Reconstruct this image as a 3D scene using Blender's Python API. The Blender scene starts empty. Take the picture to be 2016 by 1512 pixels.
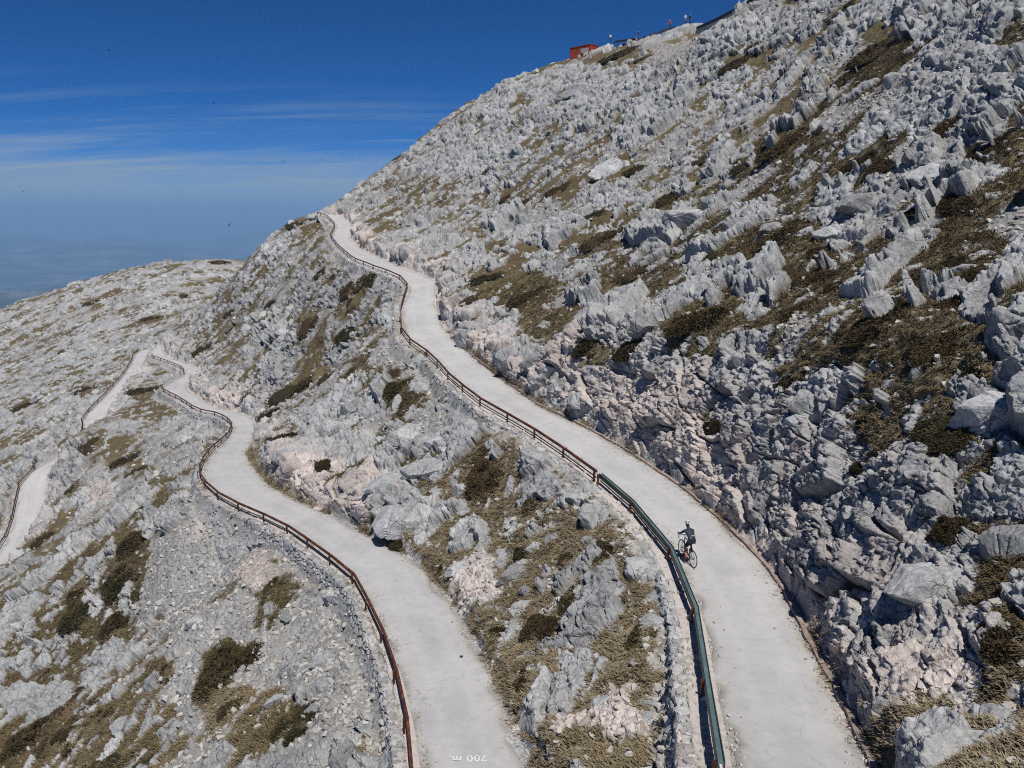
import bpy, bmesh, math, random, time
import numpy as np
from concurrent.futures import ThreadPoolExecutor
from mathutils import Vector, Matrix
T0 = time.time()
DETAIL = 1.0            # mesh density of the mountainside
rng = np.random.default_rng(7)
random.seed(7)
scene = bpy.context.scene
COL = scene.collection

# ------------------------------------------------------------------ camera
FPX, W0, H0 = 1552.0, 2016.0, 1512.0
PITCH = math.radians(12.2)
CP, SP = math.cos(PITCH), math.sin(PITCH)
cam_d = bpy.data.cameras.new("camera")
cam = bpy.data.objects.new("camera", cam_d)
COL.objects.link(cam)
cam_d.sensor_width = 36.0
cam_d.lens = 36.0 * FPX / W0
cam_d.clip_start = 0.5
cam_d.clip_end = 400000.0
cam.rotation_euler = (math.radians(90) - PITCH, 0, 0)
scene.camera = cam

def ray(u, v):
    cx = (u - 1008.0) / FPX
    cy = (756.0 - v) / FPX
    return np.array([cx, CP + cy * SP, -SP + cy * CP])

def at(u, v, Y):
    r = ray(u, v)
    return r * (Y / r[1])

# ------------------------------------------------------------------ noise
def hsh(ix, iy, seed):
    h = ix.astype(np.uint32) * np.uint32(0x9E3779B1) ^ iy.astype(np.uint32) * np.uint32(0x85EBCA77) ^ np.uint32((seed * 0xC2B2AE3D) & 0xFFFFFFFF)
    h ^= h >> np.uint32(15)
    h *= np.uint32(0x2C1B3C6D)
    h ^= h >> np.uint32(12)
    h *= np.uint32(0x297A2D39)
    h ^= h >> np.uint32(15)
    return h

def hf(h, k=0):
    if k:
        h = h * np.uint32(0x9E3779B1 + 2 * k * 7919) + np.uint32(k * 668265263 & 0xFFFFFFFF)
        h = h ^ (h >> np.uint32(16))
        h = h * np.uint32(0x7FEB352D)
        h = h ^ (h >> np.uint32(15))
    return (h >> np.uint32(8)).astype(np.float32) * np.float32(1.0 / 16777216.0)

def vnoise(x, y, seed):
    fx, fy = np.floor(x), np.floor(y)
    ix, iy = fx.astype(np.int32), fy.astype(np.int32)
    tx, ty = (x - fx).astype(np.float32), (y - fy).astype(np.float32)
    tx = tx * tx * tx * (tx * (tx * 6 - 15) + 10)
    ty = ty * ty * ty * (ty * (ty * 6 - 15) + 10)
    a = hf(hsh(ix, iy, seed)); b = hf(hsh(ix + 1, iy, seed))
    c = hf(hsh(ix, iy + 1, seed)); d = hf(hsh(ix + 1, iy + 1, seed))
    return (a + (b - a) * tx) * (1 - ty) + (c + (d - c) * tx) * ty

def fbm(x, y, seed, octs=4, gain=0.5):
    s = 0; a = 1.0; n = 0
    for k in range(octs):
        s = s + a * vnoise(x * 2.03 ** k + 17.3 * k, y * 2.03 ** k - 9.1 * k, seed + k)
        n += a; a *= gain
    return (s / n).astype(np.float32)

def voro(x, y, seed, jit=0.95):
    """nearest jittered cell: F1, F2, offset to its centre (dx, dy) and its hash"""
    fx, fy = np.floor(x).astype(np.int32), np.floor(y).astype(np.int32)
    f1 = np.full(x.shape, 1e9, np.float32); f2 = f1.copy()
    bx = np.zeros_like(f1); by = np.zeros_like(f1)
    bh = np.zeros(x.shape, np.uint32)
    for i in (-1, 0, 1):
        for j in (-1, 0, 1):
            h = hsh(fx + i, fy + j, seed)
            cx = (fx + i) + 0.5 + jit * (hf(h) - 0.5)
            cy = (fy + j) + 0.5 + jit * (hf(h, 1) - 0.5)
            dx = (x - cx).astype(np.float32); dy = (y - cy).astype(np.float32)
            d = dx * dx + dy * dy
            m = d < f1
            f2 = np.where(m, f1, np.minimum(f2, d))
            f1 = np.where(m, d, f1)
            bx = np.where(m, dx, bx); by = np.where(m, dy, by); bh = np.where(m, h, bh)
    return np.sqrt(f1), np.sqrt(f2), bx, by, bh

def sstep(a, b, x):
    t = np.clip((x - a) / (b - a), 0, 1)
    return t * t * (3 - 2 * t)

def par(fn, n, *arrs):
    """run fn over row chunks in threads; fn returns a tuple of arrays"""
    cuts = np.linspace(0, n, 33).astype(int)
    def job(k):
        sl = slice(cuts[k], cuts[k + 1])
        return fn(*[a[sl] for a in arrs])
    with ThreadPoolExecutor(4) as ex:
        res = list(ex.map(job, range(32)))
    return tuple(np.concatenate([r[i] for r in res]) for i in range(len(res[0])))

# ------------------------------------------------------------------ roads: pairs of facing edge points and the distance they lie at
def interp_tab(tab):
    a = np.array(tab, float)
    o = np.argsort(a[:, 0])
    return lambda v: np.interp(v, a[o, 0], a[o, 1])

D_UP = interp_tab([(1900, 8.2), (1512, 15.8), (1400, 18.6), (1270, 22.6), (1200, 24.9), (1115, 28), (1045, 31.3), (985, 34.6), (950, 37), (898, 41.2), (850, 46), (800, 52), (750, 59.5), (700, 68),
                   (664, 74), (640, 78), (600, 85), (562, 92), (544, 97), (528, 103), (513, 112), (489, 129), (466, 146), (445, 159), (428, 168), (422, 171), (400, 178)])
D_LO = interp_tab([(1900, 14.0), (1508, 21), (1440, 23.3), (1358, 26.2), (1270, 30), (1200, 33.7), (1150, 37), (1108, 40.3), (1078, 43.3), (1045, 47), (1018, 50), (1000, 52.5), (975, 56), (950, 60),
                   (930, 64), (900, 71), (880, 77), (860, 84), (845, 90), (830, 95), (821, 99), (812, 103), (800, 108), (785, 115), (772, 121), (765, 125), (756, 130), (748, 134),
                   (728, 146), (715, 154), (705, 160), (695, 166), (685, 171)])
D_FA = interp_tab([(687, 172.5), (690, 172), (700, 168), (715, 161), (740, 152), (770, 142), (800, 134), (822, 128.5), (850, 122), (890, 113), (928, 106.5), (945, 104), (970, 101), (1000, 97), (1040, 92), (1060, 90), (1100, 85), (1130, 82)])
UP = [(1500, 1800, 1790, 1720), (1452, 1512, 1685, 1480), (1428, 1400, 1625, 1360), (1412, 1270, 1560, 1240), (1389, 1200, 1522, 1160), (1348, 1115, 1480, 1095), (1300, 1045, 1435, 1045), (1248, 992, 1380, 1005),
      (1200, 948, 1330, 965), (1130, 898, 1250, 910), (1050, 848, 1160, 852), (967, 800, 1060, 808), (905, 748, 985, 758), (856, 700, 923, 705), (808, 664, 882, 672), (796, 640, 866, 640), (796, 600, 855, 600), (812, 566, 856, 566),
      (804, 547, 842, 551), (756, 529, 797, 534), (718, 514, 748, 517), (675, 490, 700, 493), (658, 468, 683, 472), (666, 446, 681, 448), (648, 429, 662, 430), (628, 423, 640, 422), (608, 421, 618, 419)]
LO = [(850, 1800, 1130, 1800), (834, 1508, 1030, 1508), (822, 1440, 995, 1425), (800, 1358, 965, 1330), (770, 1270, 915, 1240), (740, 1200, 870, 1175), (710, 1150, 830, 1120), (660, 1108, 765, 1078), (617, 1078, 712, 1050),
      (570, 1045, 655, 1020), (510, 1018, 595, 990), (470, 1000, 548, 970), (432, 975, 512, 945), (410, 950, 496, 922), (406, 930, 489, 910), (414, 900, 485, 895), (434, 880, 492, 878), (456, 860, 498, 860),
      (467, 845, 500, 838), (458, 832, 492, 822), (440, 821, 466, 813), (394, 812, 424, 805), (378, 800, 402, 794), (353, 785, 385, 779), (328, 773, 370, 770), (322, 765, 366, 763), (334, 755, 368, 755), (352, 748, 372, 748),
      (372, 735, 392, 738), (366, 727, 382, 727), (334, 715, 352, 713), (303, 705, 328, 703), (299, 695, 322, 694), (303, 688, 318, 686)]
FA = [(296, 690, 300, 688), (278, 690, 298, 691), (266, 702, 287, 702), (263, 715, 278, 716), (249, 740, 262, 742), (222, 770, 239, 772), (192, 800, 215, 802), (169, 822, 207, 824), (172, 850, 196, 852), (130, 890, 160, 894),
      (68, 928, 93, 930), (50, 945, 90, 947), (42, 970, 84, 972), (40, 1000, 80, 1002), (29, 1040, 67, 1042), (21, 1060, 60, 1062), (-2, 1096, 30, 1098), (-40, 1130, 0, 1135)]

def road_line(pairs, D, smooth):
    Lp = np.array([at(a, b, D(b)) for a, b, c, d in pairs])
    Rp = np.array([at(c, d, D((b + d) / 2)) for a, b, c, d in pairs])
    z = np.array([at(a, b, D(b))[2] for a, b, c, d in pairs])
    # make each cross section level: put the right edge at the left edge's height
    for i, (a, b, c, d) in enumerate(pairs):
        r = ray(c, d)
        if r[2] < -0.05:
            Rp[i] = r * (z[i] / r[2])
            lim = 4.6
            w = Rp[i][:2] - Lp[i][:2]; n = np.linalg.norm(w)
            if not 1.6 < n < lim:
                Rp[i][:2] = Lp[i][:2] + w / n * np.clip(n, 2.4, 3.4)
        else:
            w = Rp[i][:2] - Lp[i][:2]; n = np.linalg.norm(w)
            Rp[i][:2] = Lp[i][:2] + w / n * 3.0
        Rp[i][2] = z[i]
    C = (Lp + Rp) / 2
    wid = np.linalg.norm((Rp - Lp)[:, :2], axis=1)
    d = np.r_[0, np.cumsum(np.linalg.norm(np.diff(C[:, :2], axis=0), axis=1))]
    n = int(d[-1] / 0.25)
    t = np.linspace(0, d[-1], n)
    P = np.stack([np.interp(t, d, C[:, k]) for k in range(3)], 1)
    Wd = np.interp(t, d, wid)
    def sm(a, m):
        k = np.hanning(2 * m + 3)[1:-1]; k /= k.sum()
        return np.convolve(np.r_[2 * a[0] - a[m:0:-1], a, 2 * a[-1] - a[-2:-m - 2:-1]], k, 'valid')
    for k, m in ((0, smooth), (1, smooth), (2, smooth * 3)):
        P[:, k] = sm(P[:, k], m)
    Wd = sm(Wd, smooth * 3)
    g = np.gradient(P[:, :2], axis=0)
    g /= np.linalg.norm(g, axis=1)[:, None]
    return P, Wd, np.stack([g[:, 1], -g[:, 0]], 1)      # last: unit vector to the right-hand edge

ROADS = {'upper': road_line(UP, D_UP, 7), 'lower': road_line(LO, D_LO, 7), 'far': road_line(FA, D_FA, 7)}

# ------------------------------------------------------------------ base shape of the mountain: a smooth surface through known points
CTRL = [(2016, 1512, 13.2), (2016, 1250, 16.2), (2016, 1000, 20), (1800, 1000, 22.5), (2016, 500, 33), (2016, 0, 52), (1500, 700, 34.5), (1750, 700, 28), (1300, 600, 52.5), (1500, 400, 60), (1750, 400, 45), (1500, 150, 98), (1750, 150, 66), (1500, 0, 122),
        (1200, 300, 104), (1300, 200, 112), (1200, 115, 185), (1375, 62, 150), (1280, 92, 168), (1155, 118, 195), (1050, 150, 200), (900, 220, 195), (1000, 300, 140), (760, 330, 188), (700, 372, 184), (650, 412, 180), (900, 450, 122), (1050, 450, 92),
        (560, 452, 168), (500, 502, 176), (600, 550, 135), (550, 650, 120), (700, 700, 92), (620, 760, 92), (420, 600, 176), (480, 514, 258), (350, 523, 275), (200, 557, 285), (0, 624, 290), (200, 650, 205), (330, 620, 205), (100, 720, 185), (0, 700, 215), (0, 850, 146),
        (90, 850, 136), (0, 1000, 108), (250, 1000, 78), (200, 900, 100), (300, 850, 104), (250, 1250, 51), (0, 1250, 57), (250, 1512, 33), (0, 1512, 41), (500, 1512, 27), (600, 1300, 35), (450, 1150, 50), (1150, 1300, 25.5), (1250, 1500, 19), (950, 1100, 37), (860, 1000, 44), (720, 900, 57), (600, 880, 66)]
pts = [at(*c) for c in CTRL]
for nm, (st, offs) in {'upper': (24, ((3.6, 1.6), (-3.5, -1.25))), 'lower': (24, ((3.8, 2.0), (-3.6, -1.45))), 'far': (30, ((3.8, 2.2), (-3.6, -1.3)))}.items():
    P, Wd, Nr = ROADS[nm]
    sgn = -1 if nm == 'far' else 1                       # the far stretch runs towards us, its uphill side is the left
    for i in range(0, len(P), st):
        for o, dz in offs:
            if nm == 'upper' and o < 0 and P[i, 1] < 46:
                dz = -.65
            if nm == 'lower' and o > 0 and P[i, 1] < 42:
                dz = 1.1
            if nm == 'upper' and o > 0 and P[i, 1] < 40:
                dz, o = (4.3, 3.9) if P[i, 1] > 24 else (2.3, 4.3)
            if nm == 'upper' and o > 0 and 32 < P[i, 1] < 54:
                dz, o = 5.0, 3.8
            if nm == 'far' and 107 < P[i, 1] < 122 and o > 0:
                dz, o = 4.6, 4.2
            q = P[i, :2] + Nr[i] * o * sgn
            pts.append(np.array([q[0], q[1], P[i, 2] + dz]))
# behind the crests the ground falls away; to the sides and behind the viewer the slope goes on
for (u, v, Y), drop in (((1500, 0, 122), 0), ((1375, 62, 150), 0), ((1280, 92, 168), 0), ((1155, 118, 195), 0), ((1050, 150, 200), 0), ((900, 220, 195), 0), ((760, 330, 188), 0), ((650, 412, 180), 0), ((560, 452, 168), 0), ((500, 502, 176), 0),
                        ((480, 514, 258), 0), ((350, 523, 275), 0), ((200, 557, 285), 0), ((0, 624, 290), 0)):
    p = at(u, v, Y); h = p[:2] / np.linalg.norm(p[:2])
    for d, k in ((22, 6), (60, 26)):
        if v in (452, 502) and d > 30:
            continue
        pts.append(np.array([p[0] + h[0] * d, p[1] + h[1] * d, p[2] + p[2] / np.linalg.norm(p[:2]) * d - k]))
def plane(x, y):
    return -19.0 + 0.66 * x + 0.235 * y
for x, y in ((20, 0), (34, 8), (55, 30), (62, 75), (70, 120), (12, -12), (-12, -8), (-35, 8), (-60, 20), (-60, 45), (-90, 60), (40, -30), (-10, -40), (-50, -30), (75, 20)):
    pts.append(np.array([x, y, plane(x, y)]))
pts = np.array(pts)
def tps(r):
    r = np.maximum(r, 1e-6)
    return r * r * np.log(r)
sc_ = 50.0
A = pts[:, :2] / sc_
K = tps(np.linalg.norm(A[:, None] - A[None], axis=2)) + np.eye(len(A)) * 0.004
Pm = np.c_[np.ones(len(A)), A]
M = np.block([[K, Pm], [Pm.T, np.zeros((3, 3))]])
sol = np.linalg.solve(M, np.r_[pts[:, 2], 0, 0, 0])
GX0, GX1, GY0, GY1, GS = -300.0, 200.0, -80.0, 420.0, 1.0
gx = np.arange(GX0, GX1 + .1, GS); gy = np.arange(GY0, GY1 + .1, GS)
GXX, GYY = np.meshgrid(gx, gy)
def tps_eval(x, y):
    q = np.stack([x, y], -1) / sc_
    out = sol[-3] + sol[-2] * q[..., 0] + sol[-1] * q[..., 1]
    for i in range(len(A)):
        out = out + sol[i] * tps(np.hypot(q[..., 0] - A[i, 0], q[..., 1] - A[i, 1]))
    return out
NG = par(lambda x, y: (tps_eval(x, y),), len(gy), GXX, GYY)[0]
# far from everything measured, let the mountain run down at 30 degrees
rr = np.hypot(GXX + 60, GYY - 130)
NG = np.minimum(NG, 60 - np.maximum(rr - 190, 0) * 0.55)
NG = np.clip(NG, -420, 75)
def bil(G, x, y):
    fx = np.clip((x - GX0) / GS, 0, len(gx) - 1.001); fy = np.clip((y - GY0) / GS, 0, len(gy) - 1.001)
    ix = fx.astype(int); iy = fy.astype(int); tx = fx - ix; ty = fy - iy
    return (G[iy, ix] * (1 - tx) + G[iy, ix + 1] * tx) * (1 - ty) + (G[iy + 1, ix] * (1 - tx) + G[iy + 1, ix + 1] * tx) * ty
def natural(x, y):
    z = bil(NG, x, y)
    d = np.maximum(np.maximum(GX0 - x, x - GX1), np.maximum(GY0 - y, y - GY1))
    return z - np.maximum(d, 0) * 0.5

# distance tables to the roads on a finer grid
RX0, RX1, RY0, RY1, RS = -90.0, 30.0, 5.0, 185.0, 0.25
rx = np.arange(RX0, RX1 + .01, RS); ry = np.arange(RY0, RY1 + .01, RS)
RXX, RYY = np.meshgrid(rx, ry)
RD = {}
for nm, (P, Wd, Nr) in ROADS.items():
    best = np.full(RXX.shape, 1e9); idx = np.zeros(RXX.shape, int)
    for i in range(0, len(P), 4):
        m = (np.abs(ry - P[i, 1]) < 16); n = (np.abs(rx - P[i, 0]) < 16)
        if not m.any() or not n.any():
            continue
        a = slice(m.argmax(), len(ry) - m[::-1].argmax()); b = slice(n.argmax(), len(rx) - n[::-1].argmax())
        d = (RXX[a, b] - P[i, 0]) ** 2 + (RYY[a, b] - P[i, 1]) ** 2
        c = d < best[a, b]
        best[a, b] = np.where(c, d, best[a, b]); idx[a, b] = np.where(c, i, idx[a, b])
    RD[nm] = (best < 1e8, idx)
def road_at(nm, x, y):
    """for points near a road: signed distance from its centre line (+ right of the line), road height, half width"""
    ok, idx = RD[nm]
    P, Wd, Nr = ROADS[nm]
    ix = np.clip(np.round((x - RX0) / RS).astype(int), 0, len(rx) - 1); iy = np.clip(np.round((y - RY0) / RS).astype(int), 0, len(ry) - 1)
    inside = ok[iy, ix] & (x > RX0) & (x < RX1) & (y > RY0) & (y < RY1)
    i = idx[iy, ix]
    bi = i.copy(); bd = np.full(x.shape, 1e9)
    for k in range(-4, 5):
        j = np.clip(i + k, 0, len(P) - 1)
        d = (x - P[j, 0]) ** 2 + (y - P[j, 1]) ** 2
        c = d < bd
        bd = np.where(c, d, bd); bi = np.where(c, j, bi)
    s = (x - P[bi, 0]) * Nr[bi, 0] + (y - P[bi, 1]) * Nr[bi, 1]
    s = np.where(np.abs(s) > 1e-9, np.sign(s), 1) * np.sqrt(bd)
    for e_, sg in ((0, -1), (len(P) - 1, 1)):               # nothing is cut beyond the two ends
        t = np.array([-Nr[e_, 1], Nr[e_, 0]]) * sg
        inside &= ~((bi == e_) & ((x - P[e_, 0]) * t[0] + (y - P[e_, 1]) * t[1] > .3))
    return np.where(inside, s, 1e3), P[bi, 2], Wd[bi] / 2, bi

UPHILL = {'upper': 1, 'lower': 1, 'far': -1}
def carved(x, y):
    """base ground with the road benches cut in; also the distance beyond the nearest road edge and on which side"""
    z = natural(x, y)
    near = np.full(x.shape, 1e3); side = np.zeros(x.shape)
    for nm in ('far', 'lower', 'upper'):
        s, rz, hw, _ = road_at(nm, x, y)
        s = s * UPHILL[nm]
        e = np.abs(s) - hw                                  # beyond the edge
        up = s > 0
        cut = rz + np.maximum(e - 0.35, 0) * 1.65
        out = e - (0.95 if nm == 'upper' else 0.75)
        fill = rz - np.maximum(out, 0) * 3.2
        zz = np.where(up, np.minimum(np.maximum(z, rz + np.clip(e, 0, 1.5) * 0.12), cut), np.maximum(np.minimum(z, rz), fill))
        zz = np.where(e < 0.35, rz, zz)
        z = np.where(e < 14, zz, z)
        c = e < near
        near = np.where(c, e, near); side = np.where(c, np.where(up, 1, -1), side)
    return z, near, side
print('base', time.time() - T0)

# ------------------------------------------------------------------ ground points seen in given directions
def hit(u, v):
    r = ray(u, v); r = r / np.hypot(r[0], r[1])
    d = np.exp(np.linspace(np.log(9), np.log(420), 2600))
    z, _, _ = carved(r[0] * d, r[1] * d)
    k = np.nonzero(z > r[2] * d)[0]
    if len(k) == 0:
        return None
    k = max(k[0], 1)
    a = (r[2] * d - z)
    t = a[k - 1] / (a[k - 1] - a[k]) if a[k - 1] > 0 else 0
    dd = d[k - 1] + (d[k] - d[k - 1]) * t
    return np.array([r[0] * dd, r[1] * dd, r[2] * dd])

# patches of vegetation (g), scree (s), bare rock (r) and fresh pinkish rock (p); each becomes an ellipse on the ground
PATCH = """g 1200 1150 110 70 1;g 1235 1080 60 35 1;g 1050 1200 45 60 1;g 1265 1320 80 60 1;g 1140 1440 50 40 .8;g 1335 1400 35 90 1;g 1040 1330 60 50 1;g 965 1240 40 50 1;g 905 1180 40 25 .7
g 1000 1430 40 50 1;g 1090 1050 45 25 .8;g 1170 1010 30 20 .5;g 960 1000 40 60 .9;g 800 790 50 45 1;g 840 1130 50 25 .8;g 780 1060 40 25 .8;g 690 1010 50 20 .7;g 600 960 40 20 .6;g 870 1200 40 30 .6
s 1190 1430 90 50 1;p 1190 1430 90 50 1;s 960 1150 55 40 .8;s 1060 1030 60 25 .7;s 1120 1230 60 25 .7;s 1090 1290 40 30 .8;p 960 1150 50 30 .7
s 380 1130 110 120 1.2;s 430 1350 110 110 1.2;s 520 1130 80 60 1;p 530 1140 70 55 1;s 640 1280 90 130 1;s 700 1440 60 70 1;s 240 970 80 50 1;s 330 900 60 60 .8;s 410 1010 60 50 1;s 420 1240 120 60 1.2
p 400 1050 40 30 .5;p 200 980 40 20 .7;s 640 640 50 40 .7;s 780 690 40 60 .9;s 860 830 40 50 .8
g 230 1095 65 35 1.1;g 255 1135 35 50 1.1;g 170 1215 35 35 1;g 235 1235 35 28 1.1;g 338 1330 28 22 1;g 445 1395 50 55 1.2;g 540 1420 45 50 1;g 560 1195 50 50 1;g 190 1350 50 45 .8;g 80 1450 70 45 1;g 30 1500 60 30 1
g 130 1400 50 40 .7;g 200 1440 50 35 .9;g 590 1150 40 25 .6;g 490 1480 50 30 .7;g 230 880 30 25 .8;g 185 870 30 20 .8;g 150 1060 60 25 .7;g 60 1080 40 30 .7;g 20 1180 40 40 .7;g 320 960 40 20 .6
g 1000 580 110 55 .9;g 1080 640 60 35 1;g 1250 560 100 55 .8;g 1400 600 90 55 1;g 1520 490 140 50 1.1;g 1150 685 60 25 .9;g 1720 660 100 45 1;g 1800 780 70 45 1;g 1870 670 60 45 1;g 1950 1160 60 60 .9;g 1985 1280 45 80 1
g 1880 1090 45 45 .7;g 1600 705 40 45 .8;g 1630 560 100 30 1;g 1850 560 90 40 .8;g 1380 660 60 30 .8;g 1560 300 80 25 1;g 1150 480 70 30 .8;g 1260 420 80 30 .6;g 1000 500 60 30 .6;s 1310 112 70 30 .5;s 1440 50 60 25 .8;s 1505 22 60 25 .8;r 1050 165 60 30 .7;r 960 205 50 30 .6;r 1110 140 50 20 .6;r 1150 160 90 30 .6;g 1750 110 60 60 .8;g 1780 500 120 40 .8;g 1950 740 60 40 .8
g 1830 700 60 40 .6;g 930 590 60 40 .7;g 1890 880 60 20 .8;g 1740 880 20 40 .7;g 1640 640 30 25 .6;g 1850 500 60 30 .6
r 1750 1010 170 110 1;r 1600 860 60 110 .9;r 1940 820 70 60 1;r 1650 720 60 70 .6;r 1880 80 80 80 .8;r 1790 200 70 60 .6;r 880 300 130 60 .8;r 1130 190 120 50 .4;r 1330 760 60 90 1;r 1440 740 40 60 1;r 1900 330 90 60 .6
r 1100 720 110 40 .8;r 760 950 60 45 .9;r 880 870 50 40 .9;r 830 1010 40 30 .9;r 700 800 60 50 .6;r 1700 400 80 50 .6;r 600 900 60 40 .6;r 1960 620 60 50 1;r 370 850 70 35 .7
p 1290 790 120 90 1;p 1080 720 110 45 .9;p 1420 920 80 70 .9;p 1600 1360 80 100 .6;p 1780 1360 100 90 .9;p 620 930 60 40 1;p 720 960 60 50 .8;p 960 680 50 40 .8;p 700 465 40 30 .8;p 440 780 40 15 .7;p 1500 1100 60 50 .5;p 1350 860 80 60 .8"""
# (pixel, breadth and height in the picture, label or '' for one of many)
JUN = """965 955 100 130|big dark juniper bush under the stone wall between the two roads
785 778 60 95|tall dark juniper streak below the upper road and above the pale boulders
1560 292 115 36|wide dark juniper mat on the open rocky slope, alone under the crest
1545 482 150 50|broad dark brown juniper mat beside two cracked boulders mid slope
1190 480 80 40|rounded brown juniper cushion in the middle of the upper slope
1325 395 70 45|brown and olive juniper cushion leaning on a white outcrop
1385 650 110 70|wide brown shrub mat above the pinkish cut rock
875 1130 36 36|small round juniper beside the right verge of the lower road
1415 850 40 45|green juniper clinging to the pinkish road cut
460 1340 120 130|big dark juniper spreading over the scree at the lower left
640 925 30 60|upright brown juniper above the lower road bend
265 1085 90 60|dark brown juniper mat at the upper left rim of the scree
245 1150 80 60|olive brown juniper below the rim of the scree
240 1240 70 46|round olive juniper at the left edge of the scree
165 1215 60 60|dark juniper between pale ribs of rock left of the scree
340 1330 50 36|small juniper alone on the grey scree
70 1465 120 70|large green juniper mat in the lower left corner
1740 105 120 70|dark juniper patch high on the slope beside the steep bare crag
1680 160 70 50|brown juniper under the flat ledge high on the right
1860 265 100 40|long dark juniper mat below the crag on the right
1945 310 90 50|dark juniper strip beside the rounded boulder on the right
1740 660 130 60|wide brown juniper mat above the twin leaning slabs
1560 760 50 70|brown juniper beside the twin leaning slabs
1740 870 30 60|thin brown juniper strip growing down a crack of the big outcrop
1890 880 110 26|flat brown juniper on the ledge over the big outcrop
1985 1290 80 130|bushy brown juniper on the right margin above the cut
1080 1260 70 60|brown juniper on the grassy bank between the roads
985 1262 40 50|narrow olive juniper near the right verge of the lower road
1040 1360 40 70|olive juniper low on the bank between the roads
790 1075 60 40|low juniper on the bank right of the lower road bend
560 870 60 50|olive juniper on the bank above the lower road bend
590 770 110 50|long olive juniper band below the upper road spur
700 570 70 45|dark brown juniper on the spur beneath the distant bend
640 540 40 50|dark juniper patch on the upper spur
620 640 60 60|brown juniper on the face of the spur
690 660 60 30|olive juniper strip on the spur left of the guard rail
735 555 50 30|reddish brown juniper beneath the distant guard rail
600 440 60 24|juniper mat at the top of the spur by the road end
250 915 60 40|dark spindle shaped juniper on the far left slope
180 885 50 60|dark juniper below the end of the straight distant road
275 935 40 30|small dark juniper right of the spindle shaped one
280 775 60 30|olive juniper beside the straight distant road
90 1070 50 36|juniper beside the lowest road stretch
150 1180 40 30|
1245 700 70 36|olive juniper above the rubble of the road cut
1160 690 70 40|dark shrub above the pinkish boulder group by the road
1590 620 80 40|dark brown juniper under a pale block mid slope
1830 560 90 40|brown juniper in the grass left of the great right hand boulder
1900 1090 60 50|
1620 510 60 40|
1460 130 80 30|dark juniper streak just below the summit wall
1230 110 90 22|dark juniper mat right below the red hut
1480 330 70 24|
1100 380 60 24|
1255 345 50 24|
980 330 50 20|
1010 390 60 24|
1180 430 60 24|
1050 590 90 40|
960 560 70 36|
1600 210 70 36|
1810 430 80 30|
1700 330 70 26|
500 780 50 26|
540 820 50 40|
400 690 50 26|
455 620 40 20|
540 600 40 20|
300 630 50 18|
180 600 40 16|
170 770 40 22|
60 800 60 26|
430 520 50 14|
1700 930 30 30|
1930 745 60 30|"""
for e in JUN.split('\n'):
    u, v, w, h = e.split('|')[0].split()
    PATCH += ";j %s %s %g %g 1" % (u, v, float(w) * .52, float(h) * .55)
BLOBS = []
for e in PATCH.replace("\n", ";").split(";"):
    t, u, v, a, b, w = e.split()
    u, v, a, b, w = map(float, (u, v, a, b, w))
    c = hit(u, v)
    if c is None:
        continue
    e1 = hit(u + a * .5, v); e0 = hit(u - a * .5, v); e2 = hit(u, v - b * .5); e3 = hit(u, v + b * .5)
    va = (e1 - e0)[:2] if e1 is not None and e0 is not None else np.array([2., 0])
    vb = (e2 - e3)[:2] if e2 is not None and e3 is not None else np.array([0, 2.])
    J = np.stack([va, vb], 1)
    if abs(np.linalg.det(J)) < 0.05 or max(np.linalg.norm(va), np.linalg.norm(vb)) > 40:
        continue
    BLOBS.append((t, c[:2], np.linalg.inv(J), w, max(np.linalg.norm(va), np.linalg.norm(vb)) * 2.2))
def blobs(x, y, wx, wy):
    out = {k: np.zeros(x.shape, np.float32) for k in 'gsrpj'}
    for t, c, Ji, w, rad in BLOBS:
        dx = x - c[0]; dy = y - c[1]
        m = (np.abs(dx) < rad) & (np.abs(dy) < rad)
        if not m.any():
            continue
        dx = dx[m] + wx[m]; dy = dy[m] + wy[m]
        d = np.hypot(Ji[0, 0] * dx + Ji[0, 1] * dy, Ji[1, 0] * dx + Ji[1, 1] * dy)
        o = out[t]
        o[m] = np.maximum(o[m], w * (1 - sstep(0.55, 1.15, d)))
    return out

# ------------------------------------------------------------------ relief: jointed limestone blocks standing out of soil, grass and scree
GUP = np.array([0.9428, 0.3333]); GAL = np.array([-0.3333, 0.9428])
def slopeco(x, y, z):
    return (x * GAL[0] + y * GAL[1]).astype(np.float32), ((x * GUP[0] + y * GUP[1]) * 0.65 + z * 0.75).astype(np.float32)

def block(s, q, L, seed, asp, rot, pres, Hmin, Hmax, tilt, wid, ds=0.0):
    c, sn = math.cos(rot), math.sin(rot)
    a = (s * c + q * sn) / (L * asp); b = (-s * sn + q * c) / L
    f1, f2, dx, dy, h = voro(a, b, seed)
    e = f2 - f1
    r = hf(h, 2)
    H = Hmin + (Hmax - Hmin) * hf(h, 3) ** 1.5
    tx = (hf(h, 4) - 0.5) * 2; ty = (hf(h, 5) - 0.35) * 2
    on = sstep(0, 0.06, pres - r)
    prof = sstep(0.0, np.maximum(wid, 1.7 * ds / L), e)
    top = H + (dx * tx + dy * ty) * L * tilt
    return (np.maximum(top, 0) * prof * on).astype(np.float32), hf(h, 6), on, e

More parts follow.
